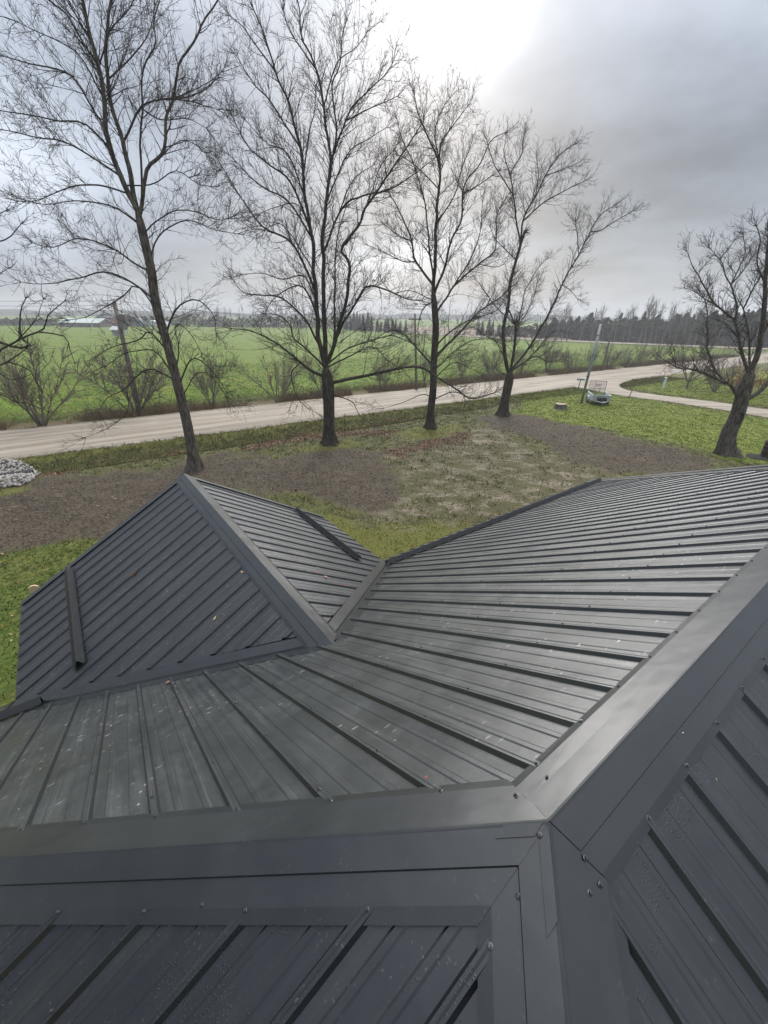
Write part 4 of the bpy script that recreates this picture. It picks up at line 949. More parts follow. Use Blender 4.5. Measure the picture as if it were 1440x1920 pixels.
for i, (px, top) in enumerate([(650, 594), (658, 590), (664, 584), (670, 583), (675, 587), (681, 586), (690, 583), (697, 590), (708, 598), (714, 600), (722, 596), (727, 594), (736, 596), (742, 597), (750, 601), (761, 599)]):
    put_conifer(px, 619 + (px - 650) * .05, top, i % 3, 'dark conifer in the far row left of the third tree', 'far conifers left of the third tree')
for i, (px, top) in enumerate([(896, 600), (903, 602), (915, 594), (922, 599), (934, 606), (1010, 606), (1020, 602)]):
    put_conifer(px, 629 + (px - 896) * .05, top, (i + 1) % 3, 'dark conifer in the far row near the lopped tree', 'far conifers near the lopped tree')
def far_bare_proto(seed, h=14.0):
    r = np.random.default_rng(seed); root = empty('far_bare_tree')
    P, R = grow(np.zeros((1, 3)), np.array([[0, 0, 1.]]), np.array([h * .9]), np.array([.28]), 8, .06, .05, r); V, F = tubes(P, R, 6); link('trunk', mesh('trunk', V, F), M_SHRUB, root)
    S, D, pr, t, pl = spawn(P, R, .45, r, .25, 1, (22, 50), .25); P1, R1 = grow(S, D, h * r.uniform(.2, .45, len(S)) * (1.2 - .7 * t), np.clip(pr * .55, .06, .12), 5, .12, .05, r)
    S, D, pr, t, pl = spawn(P1, R1, .5, r, .15, 1, (22, 50), .2); P2, R2 = grow(S, D, h * r.uniform(.06, .16, len(S)), np.full(len(S), .045), 3, .15, .05, r)
    V1, F1 = tubes(P1, R1, 4); V2, F2 = tubes(P2, R2, 3); tag(link('crown', mesh('crown', np.vstack([V1, V2]), [F1, F2 + len(V1)]), M_SHRUB, root), kind='stuff'); return root
fbs = [far_bare_proto(s) for s in (21, 22, 23)]; fused = set()
def put_far(px, py, top, k, label, group, lean=0.0):
    b = G(px, py); h = AT(px, top, b[1])[2]; o = fbs[k] if k not in fused else copy_tree(fbs[k]); fused.add(k); o.name = 'far_bare_tree'
    o.location = tuple(b); s = h / 14; o.scale = (s, s, s); o.rotation_euler = (0, lean, random.uniform(-.3, .3)); tag(o, label, 'tree', group)
for i, (px, top) in enumerate([(338, 588), (352, 592), (372, 584), (386, 583), (398, 586), (412, 578), (424, 574), (436, 580), (448, 588), (462, 590), (478, 581), (492, 588), (508, 592), (530, 594), (548, 590), (566, 593), (582, 588)]):
    put_far(px, 611 + (px - 338) * .012, top, i % 3, 'hazy bare tree on the far edge of the field, left half', 'far bare trees left of the second tree')
for i, (px, top, py) in enumerate([(1040, 574, 640), (1052, 572, 640), (1062, 578, 641), (1108, 578, 642), (1122, 576, 642), (1176, 574, 645), (1196, 562, 646), (1206, 560, 646), (1216, 566, 646), (1238, 580, 648), (1150, 584, 644), (1166, 582, 645), (1086, 586, 641), (1226, 574, 647), (1276, 576, 649), (1288, 572, 649), (1340, 574, 651), (1250, 570, 648), (1262, 578, 648), (1300, 566, 650), (1316, 560, 650)]):
    put_far(px, py, top, i % 3, 'tall bare tree standing above the dark wood at right', 'bare trees above the wood', random.uniform(0, .12))
# the closed wood at the right and scrub lines elsewhere (one mass)
def wood(name, spots, label, seed, per=420, mat=None):
    r = np.random.default_rng(seed); Vs = []; Fs = []; nb = 0
    for (px, py, top, wd) in spots:
        b = G(px, py); h = max(2.0, AT(px, top, b[1])[2]); n = per; con = r.random() < .55
        t = r.random(n) ** .8; z = h * t; rad = wd * ((1 - t) ** .7 if con else np.sqrt(np.clip(1 - (2 * t - .9) ** 2, .05, 1))) * np.sqrt(r.random(n)); a = r.uniform(0, 6.28, n)
        c = np.column_stack([b[0] + rad * np.cos(a), b[1] + rad * np.sin(a), z]); V, F = leaf_quads(c, r, .22, .70)
        Vs.append(V); Fs.append(F + nb); nb += len(V)
    o = link(name, mesh(name, np.vstack(Vs), np.vstack(Fs)), mat or M_CONIF); return tag(o, label, 'wood', kind='stuff')
r = np.random.default_rng(77)
sp_ = []
for i in range(230):
    px = r.uniform(1030, 1560); e = 637.5 + (px - 1100) * .038; sp_.append((px, e - r.uniform(0, 6), 601 - (px > 1290) * 6 + r.normal(0, 6) + 6 * vnoise(px * .05, 0.), r.uniform(1.5, 2.8)))
wood('dark_wood', sp_, 'dark mixed wood closing the view at the right', 8, 330)
M_SCRUB = simple('scrub', (.075, .066, .056), .95, .1, var=.4, scale=.5)
wood('roadside_scrub', [(px, 639 + (px - 1100) * .040, 631 + (px - 1100) * .035 + r.normal(0, 1.5), 1.6) for px in np.arange(1080, 1500, 5.0)], 'low brown scrub along the edge of the dark wood', 9, 110, M_SCRUB)
wood('far_hedge_line', [(px, 611.5 + max(0, px - 300) * .014 - (px < 120) * 1.0, 595 + 4 * vnoise(px * .07, 3.) + r.normal(0, 2), 3.2) for px in np.arange(-60, 660, 7.0) if not 105 < px < 232], 'hazy grey hedge line along the far field edge', 10, 150, M_SCRUB)
wood('far_right_trees', [(px, 626 + (px - 770) * .03, 611 + r.normal(0, 2), 3.0) for px in np.arange(940, 1040, 6.0)], 'low hazy trees behind the lopped tree', 12, 130, M_SCRUB)
# ---------------------------------------------------------------- poles, wires, trailer and other things
M_WOODP = simple('weathered_pole_wood', (.17, .15, .13), .9, .2, var=.35, scale=3); M_GALV = simple('galvanised_steel', (.26, .29, .30), .45, .5, .3, .12, 3); M_DK = simple('black_steel', (.015, .015, .016), .5)
M_WIRE = simple('cable', (.12, .12, .125), .6); M_GREY = simple('grey_paint', (.28, .30, .30), .5)
def on_ground(px, py): b = G(px, py); b[2] = gz(b[None, :2])[0]; return b
tops = {}
def utility_pole(key, base_px, top_px, label, arm=True, can=False, r=.15, dY=0):
    b = on_ground(*base_px); t = AT(top_px[0], top_px[1], b[1] + dY); root = tag(empty('utility_pole', tuple(b)), label, 'pole', 'wooden utility poles along the road'); v = t - b
    MB().tube([np.array([0, 0, -.3]), v * .5, v], [r, r * .9, r * .72], 12).build('shaft', M_WOODP, root, True)
    d = np.array([-RN_T[1], RN_T[0], 0.])
    if arm:
        q = v - np.array([0, 0, .55]); c = MB(); c.tube([q - d * 1.05 + RN_T.tolist()[0] * 0, q + d * 1.05], .06, 4); c.build('crossarm', M_WOODP, root)
        for s in (-.95, .95): MB().lathe([(.03, 0), (.05, .04), (.03, .09), (.045, .12), (.01, .16)], 8, tuple(q + d * s + np.array([0, 0, .05]))).build('insulator', M_GREY, root, True)
    else:
        MB().lathe([(.03, 0), (.05, .05), (.03, .1), (.05, .15), (.01, .22)], 8, tuple(v)).build('insulator', M_GREY, root, True)
    if can:
        q = v - np.array([0, 0, 1.9]); e = np.array([.36, -.1, 0])
        tr = MB().lathe([(.02, 0), (.23, .02), (.25, .06), (.25, 1.0), (.27, 1.02), (.27, 1.08), (.12, 1.14)], 16, tuple(q + e)).build('transformer', M_GREY, root, True)
        MB().lathe([(.03, 0), (.05, .06), (.03, .12), (.05, .18), (.02, .28)], 8, tuple(q + e + np.array([.08, 0, 1.1]))).build('bushing', M_WOODP, tr, True)
        MB().box(-.05, .2, -.05, .05, 0, .06).build('bracket', M_DK, root).location = tuple(q + np.array([0, 0, .75]))
    tops[key] = (b, t, d)
utility_pole('l', (263, 775), (214, 566), 'leaning wooden utility pole with a grey transformer, left beyond the road', arm=False, can=True, r=.2)
utility_pole('m', (781, 732), (778, 588), 'utility pole half hidden left of the third tree', r=.14)
utility_pole('r', (1128, 695), (1153, 601), 'slim utility pole in the shrub row behind the lamp pole', r=.13)
utility_pole('f', (1106, 640), (1119, 578), 'distant thin utility pole in front of the wood', arm=False, r=.14)
def wire(p, q, sag, label, r=.009):
    n = 24; t = np.linspace(0, 1, n)[:, None]; P = p * (1 - t) + q * t; P[:, 2] -= sag * 4 * t[:, 0] * (1 - t[:, 0])
    b = P[0].copy(); o = MB().tube(P - b, r, 4).build('power_line', M_WIRE); o.location = tuple(b); tag(o, label, 'cable', 'overhead wires along the road')
(bl, tl, d), (bm, tm, _), (br, tr_, _) = tops['l'], tops['m'], tops['r']
ext = bl + (bl - bm) * .9; z3 = np.array([0, 0, 1.])
lt = tl + z3 * .1; wire(np.array([ext[0], ext[1], 9.2]), lt, .5, 'upper wire running left out of view from the leaning pole'); wire(np.array([ext[0], ext[1], 8.9]), lt - z3 * .3, .5, 'second wire running left from the leaning pole')
wire(np.array([ext[0], ext[1], 6.0]), tl - z3 * 2.9, .6, 'low wire crossing the field at far left', .011)
for s, nm in ((-.95, 'nearer'), (.95, 'farther')):
    wire(lt, tm - z3 * .42 + d * s, .6, nm + ' upper wire between the left and middle utility poles'); wire(tm - z3 * .42 + d * s, tr_ - z3 * .42 + d * s, .7, nm + ' upper wire between the middle and right utility poles')
wire(tl - z3 * 2.9, tm - z3 * 2.6, .7, 'low wire between the left and middle utility poles', .011)
rx = br + (br - bm) * .9
for s, nm in ((-.95, 'nearer'), (.95, 'farther')): wire(tr_ - z3 * .42 + d * s, np.array([rx[0], rx[1], 7.6]) + d * s, .8, nm + ' wire running right from the slim utility pole')

# steel lamp pole with hook
b = on_ground(1090, 755); t = AT(1127, 607, b[1]); root = tag(empty('lamp_pole', tuple(b)), 'tall galvanised steel pole with a curled hook on the lawn', 'pole'); v = t - b
MB().tube([np.array([0, 0, -.2]), v * .5, v], [.125, .105, .085], 14).build('shaft', M_GALV, root, True)
MB().tube([np.array([.125, .02, 0]), v * .5 + np.array([.13, .02, 0]), v * .96 + np.array([.11, .02, 0])], .028, 6).build('conduit', M_GREY, root, True)
a = np.linspace(0, np.pi * 1.15, 14); hk = np.column_stack([-.30 + .30 * np.cos(a), np.zeros(14), .34 * np.sin(a)]) + v
MB().tube(hk, .045, 8).build('hook', M_GALV, root, True)
MB().tube([v + np.array([.12, .05, -1.0]), v + np.array([.15, .05, .3])], .05, 8).build('mast', M_WOODP, root, True)
for i, s in enumerate((.35, .62, .86)): MB().lathe([(.13 - .03 * s, 0), (.135 - .03 * s, .01), (.135 - .03 * s, .05), (.13 - .03 * s, .06)], 14, tuple(v * s)).build('band', M_DK, root, True)

# utility trailer
def trailer():
    c = on_ground(1125, 760); root = tag(empty('utility_trailer', tuple(c), math.radians(-14)), 'small white utility trailer with raised mesh ramp on the lawn', 'trailer')
    M_TW = simple('trailer_paint', (.42, .47, .50), .45, .5, 0, .08); M_TY = simple('tyre_rubber', (.016, .016, .016), .85); M_BX = simple('black_toolbox', (.012, .012, .013), .4); M_MESH = simple('ramp_mesh', (.085, .095, .09), .5, .5, .3)
    w, l = .78, 2.6
    MB().box(-w, w, 0, l, .42, .47).build('bed', M_TW, root)
    MB().bevbox(-w, w, -.04, .0, .40, .92, .012).build('front_board', M_TW, root); MB().bevbox(-w - .03, w + .03, -.06, .02, .90, .95, .012).build('front_rail', M_TW, root)
    for s in (-1, 1):
        MB().bevbox(*(sorted((s * w, s * (w + .04)))), .0, l, .40, .90, .012).build('side_board', M_TW, root)
        MB().bevbox(*(sorted((s * (w - .01), s * (w + .06)))), -.03, l, .88, .94, .012).build('side_rail', M_TW, root)
        wh = MB(); a = [(.31 * math.cos(q), .31 * math.sin(q)) for q in np.linspace(0, 2 * math.pi, 20, endpoint=False)]
        x0, x1 = (w + .05, w + .25) if s > 0 else (-w - .25, -w - .05)
        wheel = empty('wheel'); wheel.parent = root; wheel.location = ((x0 + x1) / 2, 1.35, .31); wheel.rotation_euler = (0, math.pi / 2, 0)
        MB().lathe([(.17, -.09), (.27, -.10), (.31, -.06), (.31, .06), (.27, .10), (.17, .09)], 22).build('tyre', M_TY, wheel, True)
        MB().lathe([(.03, -.03), (.06, -.05), (.17, -.07), (.17, .07), (.06, .05), (.03, .03)], 16).build('rim', M_TW, wheel, True)
        fb = MB(); 
        for q0, q1 in zip(np.linspace(-.2, math.pi + .2, 9)[:-1], np.linspace(-.2, math.pi + .2, 9)[1:]):
            p = [(1.35 + .40 * math.cos(q), .31 + .40 * math.sin(q)) for q in (q0, q1)]
            fb.add([(x0 - .02, p[0][0], p[0][1]), (x1 + .02, p[0][0], p[0][1]), (x1 + .02, p[1][0], p[1][1]), (x0 - .02, p[1][0], p[1][1])], [(0, 1, 2, 3)])
        fb.build('fender', M_TW, root)
    MB().bevbox(-.40, .40, -.42, -.06, .46, .80, .03).build('toolbox', M_BX, root)
    for s in (-.28, 0, .28): MB().bevbox(s - .02, s + .02, -.435, -.415, .66, .74, .004).build('latch', M_GALV, root)
    for s in (-1, 1): MB().tube([(s * .68, 0, .42), (s * .05, -1.0, .42)], .035, 6).build('tongue_bar', M_TW, root)
    MB().lathe([(.09, 0), (.09, .05), (.05, .08), (.04, .12)], 10, (0, -1.05, .42)).build('coupler', M_TW, root); MB().tube([(0, -.95, .55), (0, -.95, .03)], .03, 8).build('jack', M_GALV, root)
    MB().lathe([(.07, 0), (.07, .03)], 10, (0, -.95, 0)).build('jack_foot', M_DK, root)
    # ramp gate, raised at the back, leaning outwards
    g = MB(); tl = .16; hh = 1.45
    P = lambda x, z: (x, l + .03 + tl * (z / hh), .47 + z)
    g.tube([P(-w, 0), P(-w, hh), P(w, hh), P(w, 0)], .022, 6); g.tube([P(-w, hh * .5), P(w, hh * .5)], .016, 6); gate = g.build('ramp_gate', M_MESH, root)
    for x in (-.26, .26): MB().tube([P(x, 0), P(x, hh)], .014, 5).build('ramp_bar', M_GALV, gate)
    wm = MB()
    for x in np.arange(-w + .05, w, .055): wm.tube([P(x, .01), P(x, hh)], .0055, 3)
    for z in np.arange(.05, hh, .055): wm.tube([P(-w, z), P(w, z)], .0055, 3)
    tag(wm.build('wire_mesh', M_MESH, gate), kind='stuff')
    # red and white notice wired on the ramp
    sg = empty('notice_sign'); sg.parent = None; M4 = root.matrix_world
    bpy.context.view_layer.update()
    M4 = root.matrix_world
    sg.location = M4 @ Vector((.06, l + .03 + tl * .78 - .03, .47 + 1.02)); sg.rotation_euler = (math.radians(-6), 0, math.radians(-14)); tag(sg, 'red and white notice board fixed on the trailer ramp', 'sign')
    MB().bevbox(-.27, .27, -.008, .008, -.15, .17, .004).build('board', simple('sign_white', (.75, .74, .73), .5, var=.05), sg)
    red = simple('sign_red', (.55, .05, .06), .5, var=.1)
    fr = MB(); fr.box(-.25, -.215, -.0105, -.0085, -.13, .15); fr.box(-.215, -.14, -.0105, -.0085, .115, .15); fr.box(.215, .25, -.0105, -.0085, -.06, .15); fr.box(-.14, .215, -.0105, -.0085, .12, .15)
    fr.build('border', red, sg)
    lt = MB(); x = -.15
    # the red print is too blurred in the photo to read: upright strokes only
    for w_, z0, z1 in ((.03, -.04, .08), (.022, -.05, .06), (.035, -.03, .085), (.024, -.05, .075), (.03, -.045, .07), (.02, -.03, .085)):
        lt.box(x, x + w_, -.0105, -.0085, z0, z1); x += w_ + .025
    lt.build('red_print', red, sg)
    return root
trailer()

# mailbox on a post by the road
b = on_ground(1083, 732); root = tag(empty('mailbox', tuple(b), math.radians(-20)), 'grey mailbox on a thin leaning post at the road edge', 'mailbox')
MB().tube([(0, 0, -.1), (.10, 0, 1.1)], .045, 6).build('post', M_WOODP, root)
a = np.linspace(0, np.pi, 8); pr = [(-.14, 0), (-.14, .16)] + [(-.14 * math.cos(q), .16 + .13 * math.sin(q)) for q in a[1:-1]] + [(.14, .16), (.14, 0)]
V = [(.12 + y, x, 1.1 + z) for y in (-.42, .42) for x, z in pr]; n = len(pr)
link('box', mesh('box', V, [tuple(range(n - 1, -1, -1)), tuple(range(n, 2 * n))] + [(i, (i + 1) % n, n + (i + 1) % n, n + i) for i in range(n)]), simple('mailbox_grey', (.36, .37, .42), .45, .5, .3), root)
MB().box(.2, .215, -.16, -.145, 1.25, 1.5).build('flag', M_GREY, root)
# white marker post with small blue plate
b = on_ground(1243, 729); root = tag(empty('marker_post', tuple(b)), 'white square post with a small blue plate beyond the driveway', 'post')
MB().bevbox(-.10, .10, -.10, .10, -.1, 1.28, .015).build('post', simple('white_paint', (.70, .76, .76), .5, var=.06), root); MB().bevbox(-.13, .13, -.13, .13, 1.28, 1.33, .02).build('cap', simple('white_cap', (.72, .77, .77), .5), root)
MB().bevbox(-.5, -.1, -.02, .02, .98, 1.2, .01).build('number_plate', simple('blue_plate', (.10, .20, .27), .5), root)
# stakes and saplings
def stake(px, py, top, label, mat, r=.025, lean=0.0):
    b = on_ground(px, py); h = AT(px, top, b[1])[2] - b[2]; o = MB().tube([(0, 0, -.1), (lean * .5, 0, h * .5), (lean, 0, h)], [r, r, r * .85], 6).build('stake', mat); o.location = tuple(b); tag(o, label, 'stake')
stake(647, 818, 775, 'thin dark stake in the ditch right of the many-stemmed tree', M_DK, .022, .03); stake(1122, 743, 727, 'pale yellow marker stake behind the trailer', simple('pale_yellow', (.5, .55, .25), .6), .045)
stake(1178, 748, 731, 'dark wooden stake on the lawn right of the trailer', M_WOODP, .05, .18); stake(1181, 729, 715, 'short dark stake beside the driveway mouth', M_WOODP, .05, .12)
def sapling(px, py, top, label, seed):
    b = on_ground(px, py); h = AT(px, top, b[1])[2] - b[2]; r = np.random.default_rng(seed); root = tag(empty('sapling', tuple(b)), label, 'sapling')
    P, R = grow(np.array([[0, 0, -.05]]), np.array([[.02, 0, 1]]), np.array([h]), np.array([.016]), 9, .05, .08, r); V, F = tubes(P, R, 5); link('stem', mesh('stem', V, F, True), M_SHRUB, root)
    S, D, pr, t, pl = spawn(P, R, .16, r, .3, 1, (20, 45), .3); P1, R1 = grow(S, D, r.uniform(.2, .5, len(S)), np.full(len(S), .006), 4, .1, .08, r); V, F = tubes(P1, R1, 3); link('twigs', mesh('twigs', V, F), M_SHRUB, root)
sapling(1008, 932, 872, 'thin bare sapling in the patchy yard above the roof edge', 3); sapling(1386, 775, 728, 'twisted bare twig standing on the lawn beside the driveway', 4)
# stump
b = on_ground(1050, 766); root = tag(empty('tree_stump', tuple(b)), 'sawn tree stump on the lawn left of the trailer', 'stump')
st = MB(); n = 18; rings = [(.72, -.05), (.58, .10), (.50, .28), (.50, .44)]
V = [(r_ * (1 + .13 * math.cos(3 * a + .5) + .07 * math.cos(7 * a)) * math.cos(a), r_ * (1 + .13 * math.cos(3 * a + .5) + .07 * math.cos(7 * a)) * math.sin(a), z) for r_, z in rings for a in np.linspace(0, 2 * math.pi, n, endpoint=False)]
link('bark', mesh('bark', V, [(k * n + i, k * n + (i + 1) % n, (k + 1) * n + (i + 1) % n, (k + 1) * n + i) for k in range(3) for i in range(n)], True), M_OLDBARK, root)
link('cut_top', mesh('cut_top', [(x * .985, y * .985, .442) for x, y, z in V[-n:]], [tuple(range(n))]), simple('sawn_wood', (.30, .23, .16), .8, var=.3, scale=9), root)
# rusty drum at the right edge
b = on_ground(1437, 858); root = tag(empty('rusty_drum', tuple(b)), 'dark rusty drum on a charred patch at the right edge', 'drum')
m = MatB('rust'); c = m.coord(); m.set('Base Color', m.mix(m.ramp(m.noise(c, 4, 5), .4, .65), (.022, .014, .012), (.085, .036, .022))).set('Roughness', .8); M_RUST = m.m
MB().lathe([(.36, .0), (.37, .02), (.355, .04), (.355, .30), (.37, .32), (.355, .34), (.355, .62), (.37, .64), (.355, .66), (.355, .92), (.375, .94), (.36, .96), (.33, .95), (.325, .3)], 24, (0, 0, .06)).build('shell', M_RUST, root, True)
MB().lathe([(.30, .36), (.31, .38), (.02, .40)], 20).build('ash', simple('ash', (.03, .03, .03), 1), root)
r = np.random.default_rng(3); bb = MB(); V = []; n = 30
for k, (rr, z) in enumerate(((1.05, 0.0), (.8, .06), (.4, .075))): V += [(rr * (1 + .18 * vnoise(i * .6, k * .1)) * math.cos(6.283 * i / n) - .25, rr * (1 + .18 * vnoise(i * .6, k * .1)) * math.sin(6.283 * i / n) * .8 - .1, z) for i in range(n)]
link('char_patch', mesh('char_patch', V, [(k * n + i, k * n + (i + 1) % n, (k + 1) * n + (i + 1) % n, (k + 1) * n + i) for k in range(2) for i in range(n)] + [tuple(range(2 * n, 3 * n))], True), simple('charred_earth', (.012, .012, .012), 1, var=.5, scale=9), root)
# pale board leaning at the porch corner
pc = HM @ Vector((AP - HW - .05, PB + .55, 0)); M_PINE = simple('fresh_pine', (.62, .47, .27), .7, var=.12)
tp = np.array(AT(61, 1097, pc.y - .05)); ft = np.array([tp[0] - .25, tp[1] + .35, 0]); v = tp - ft; bd = MB(); e = np.array([.055, .045, 0])
bd.add([ft - e, ft + e, tp + e - v * .012, tp + e * .3, tp - e * .5, tp - e - v * .008], [(0, 1, 2, 3, 4, 5)]); off = np.array([.02, -.03, .0]); n0 = len(bd.V); bd.add([np.array(p) + off for p in bd.V[:6]], [(5, 4, 3, 2, 1, 0)]); bd.F += [(i, i + 6, (i + 1) % 6 + 6, (i + 1) % 6) for i in range(6)]
bo = MB(); bo.V = [tuple(np.array(p) - ft) for p in bd.V]; bo.F = bd.F; o = bo.build('wooden_board', M_PINE); o.location = tuple(ft); tag(o, 'pale pine board leaning up behind the gable roof corner', 'board')
# culvert and its stone apron
cb = on_ground(62, 886); cdir = np.array([RN_T[0], RN_T[1], 0])
root = tag(empty('culvert_pipe', tuple(cb)), 'black corrugated culvert pipe end in the stone pile', 'pipe'); rg = MB()
V = []; nseg = 26; n = 16; s1 = np.array([-RN_T[1], RN_T[0], 0])
for k in range(nseg):
    rr = .27 + (.018 if k % 2 else 0)
    for i in range(n): a = 6.2832 * i / n; V.append(tuple(-cdir * k * .07 + s1 * rr * math.cos(a) + z3 * (rr * math.sin(a) + .12)))
for k in range(2):
    for i in range(n): a = 6.2832 * i / n; V.append(tuple(-cdir * k * .6 + s1 * .235 * math.cos(a) + z3 * (.235 * math.sin(a) + .12)))
F = [(k * n + i, k * n + (i + 1) % n, (k + 1) * n + (i + 1) % n, (k + 1) * n + i) for k in range(nseg - 1) for i in range(n)]
q = nseg * n; F += [(q + i, q + (i + 1) % n, (i + 1) % n, i) for i in range(n)] + [(q + n + i, q + n + (i + 1) % n, q + (i + 1) % n, q + i) for i in range(n)] + [tuple(q + n + i for i in range(n))]
link('barrel', mesh('barrel', V, F), simple('black_plastic', (.014, .014, .015), .5), root)
def stones():
    r = np.random.default_rng(9); pl = poly_px([(-140, 905), (-90, 868), (0, 862), (45, 865), (72, 876), (70, 898), (40, 912), (0, 916), (-120, 935)]); Vs = []; Fs = []; nb = 0
    ico = np.array([(0, 0, 1), (.894, 0, .447), (.276, .851, .447), (-.724, .526, .447), (-.724, -.526, .447), (.276, -.851, .447), (.724, .526, -.447), (-.276, .851, -.447), (-.894, 0, -.447), (-.276, -.851, -.447), (.724, -.526, -.447), (0, 0, -1)])
    fi = np.array([(0, 1, 2), (0, 2, 3), (0, 3, 4), (0, 4, 5), (0, 5, 1), (1, 6, 2), (2, 7, 3), (3, 8, 4), (4, 9, 5), (5, 10, 1), (2, 6, 7), (3, 7, 8), (4, 8, 9), (5, 9, 10), (1, 10, 6), (11, 7, 6), (11, 8, 7), (11, 9, 8), (11, 10, 9), (11, 6, 10)])
    lo, hi = pl.min(0), pl.max(0); c = 0; cen = pl.mean(0)
    while c < 2600:
        p = r.uniform(lo, hi); sd = sdist(p[None], pl)[0]
        if sd < 0: continue
        dcul = abs((p - cb[:2]) @ s1[:2]); near = (p - cb[:2]) @ cdir[:2]
        if dcul < .3 and near > -.25: continue
        hgt = min(.24, .08 + sd * .24); s = r.uniform(.03, .085); sc = s * r.uniform(.6, 1.25, 3)
        v = ico * (1 + r.normal(0, .12, (12, 1))) * sc; a = r.uniform(0, 6.28); v = v @ np.array([[math.cos(a), math.sin(a), 0], [-math.sin(a), math.cos(a), 0], [0, 0, 1]])
        Vs.append(v + np.array([p[0], p[1], float(gz(p[None])[0]) + hgt * r.uniform(.85, 1.0)])); Fs.append(fi + nb); nb += 12; c += 1
    m = MatB('limestone'); g = m.N.new('ShaderNodeNewGeometry'); m.set('Base Color', m.mix(g.outputs['Random Per Island'], (.16, .145, .13), (.52, .50, .48))).set('Roughness', .85)
    # mound under the stones
    V = []; n = 40
    th_ = resample(np.vstack([pl, pl[:1]]), n + 1)[:-1]
    for k, f in enumerate((1.0, .72, .4)): q_ = cen + (th_ - cen) * f; V.append(np.column_stack([q_, gz(q_) + (0, .11, .17)[k]]))
    V = np.vstack(V); F = [(k * n + i, k * n + (i + 1) % n, (k + 1) * n + (i + 1) % n, (k + 1) * n + i) for k in range(2) for i in range(n)] + [tuple(range(2 * n, 3 * n))]
    tag(link('stone_mound', mesh('stone_mound', V, F, True), simple('mound_earth', (.08, .07, .06), 1)), kind='structure')
    tag(link('stone_pile', mesh('stone_pile', np.vstack(Vs), np.vstack(Fs)), m.m), 'pile of pale grey stones round the culvert at left', 'stones', kind='stuff')
stones()
# fallen branch sticks left on the bare soil
for px, py, ln, an, lab in ((18, 938, 2.6, .15, 'long pale stick on the soil at the left edge'), (78, 952, 1.2, .4, 'short pale stick on the bare soil at left'), (655, 905, .9, -.6, 'short dark stick on the bare soil below the many-stemmed tree')):
    b = on_ground(px, py); r = np.random.default_rng(int(px)); t = np.linspace(-.5, .5, 9); P = np.column_stack([t * ln * math.cos(an), t * ln * math.sin(an), .05 + 0 * t]) + r.normal(0, .025, (9, 3)); o = MB().tube(P, np.linspace(.022, .009, 9), 5).build('fallen_stick', M_SHRUB); o.location = tuple(b); tag(o, lab, 'stick')

# ---------------------------------------------------------------- farm on the horizon
def farm_box(name, px0, px1, base_y, eave_y, ridge_y, depth, wallc, roofc, label, cat='barn', doors=()):
    a = G(px0, base_y); b_ = G(px1, base_y); Y = (a[1] + b_[1]) / 2; a = AT(px0, base_y, Y); b_ = AT(px1, base_y, Y); ze = AT((px0 + px1) / 2, eave_y, Y)[2]; zr = AT((px0 + px1) / 2, ridge_y, Y)[2]
    w = b_[0] - a[0]; root = tag(empty(name, (a[0], Y, 0)), label, cat)
    mw = MatB('cladding'); c = mw.coord(); mw.set('Base Color', mw.mix(mw.noise(mw.mapping(c, (2.5, 2.5, .15)), 1.0, 4), tuple(x * .7 for x in wallc), tuple(x * 1.2 for x in wallc))).set('Roughness', .8)
    wl = [(0, 0), (w, 0), (w, depth), (0, depth)]; V = [(x, y, -.3) for x, y in wl] + [(x, y, ze) for x, y in wl] + [(0, depth / 2, zr - .05), (w, depth / 2, zr - .05)]
    link('wall', mesh('wall', V, [(0, 1, 5, 4), (1, 2, 6, 5), (2, 3, 7, 6), (3, 0, 4, 7), (4, 7, 8), (5, 9, 6)]), mw.m, root)
    o = .5; k = (zr - ze) / (depth / 2); zl = ze - k * o; V = [(-o, -o, zl), (w + o, -o, zl), (w + o, depth / 2, zr), (-o, depth / 2, zr), (-o, depth + o, zl), (w + o, depth + o, zl)]; V2 = [(x, y, z + .18) for x, y, z in V]
    link('roof', mesh('roof', V + V2, [(6, 7, 8, 9), (9, 8, 11, 10), (0, 3, 2, 1), (3, 4, 5, 2), (0, 1, 7, 6), (1, 2, 8, 7), (2, 5, 11, 8), (5, 4, 10, 11), (4, 3, 9, 10), (3, 0, 6, 9)]), simple('barn_roof', roofc, .6, var=.1), root)
    for (f0, f1, h, cc) in doors: MB().bevbox(w * f0, w * f1, -.12, -.02, 0, ze * h, .03).build('door', simple('barn_door', cc, .7), root)
    return root
farm_box('long_barn', 112, 186, 613.5, 605, 597.5, 12, (.13, .10, .085), (.50, .56, .55), 'long low barn with a pale metal roof on the horizon', doors=((.12, .2, .8, (.3, .3, .28)), (.5, .62, .75, (.04, .04, .04)), (.78, .86, .8, (.3, .32, .28))))
farm_box('red_barn', 184, 222, 612, 596, 588, 14, (.27, .060, .060), (.07, .07, .075), 'tall red barn with a dark roof beside the long barn', doors=((.3, .42, .75, (.30, .16, .15)), (.5, .58, .75, (.30, .16, .15)), (.64, .78, .75, (.24, .10, .10))))
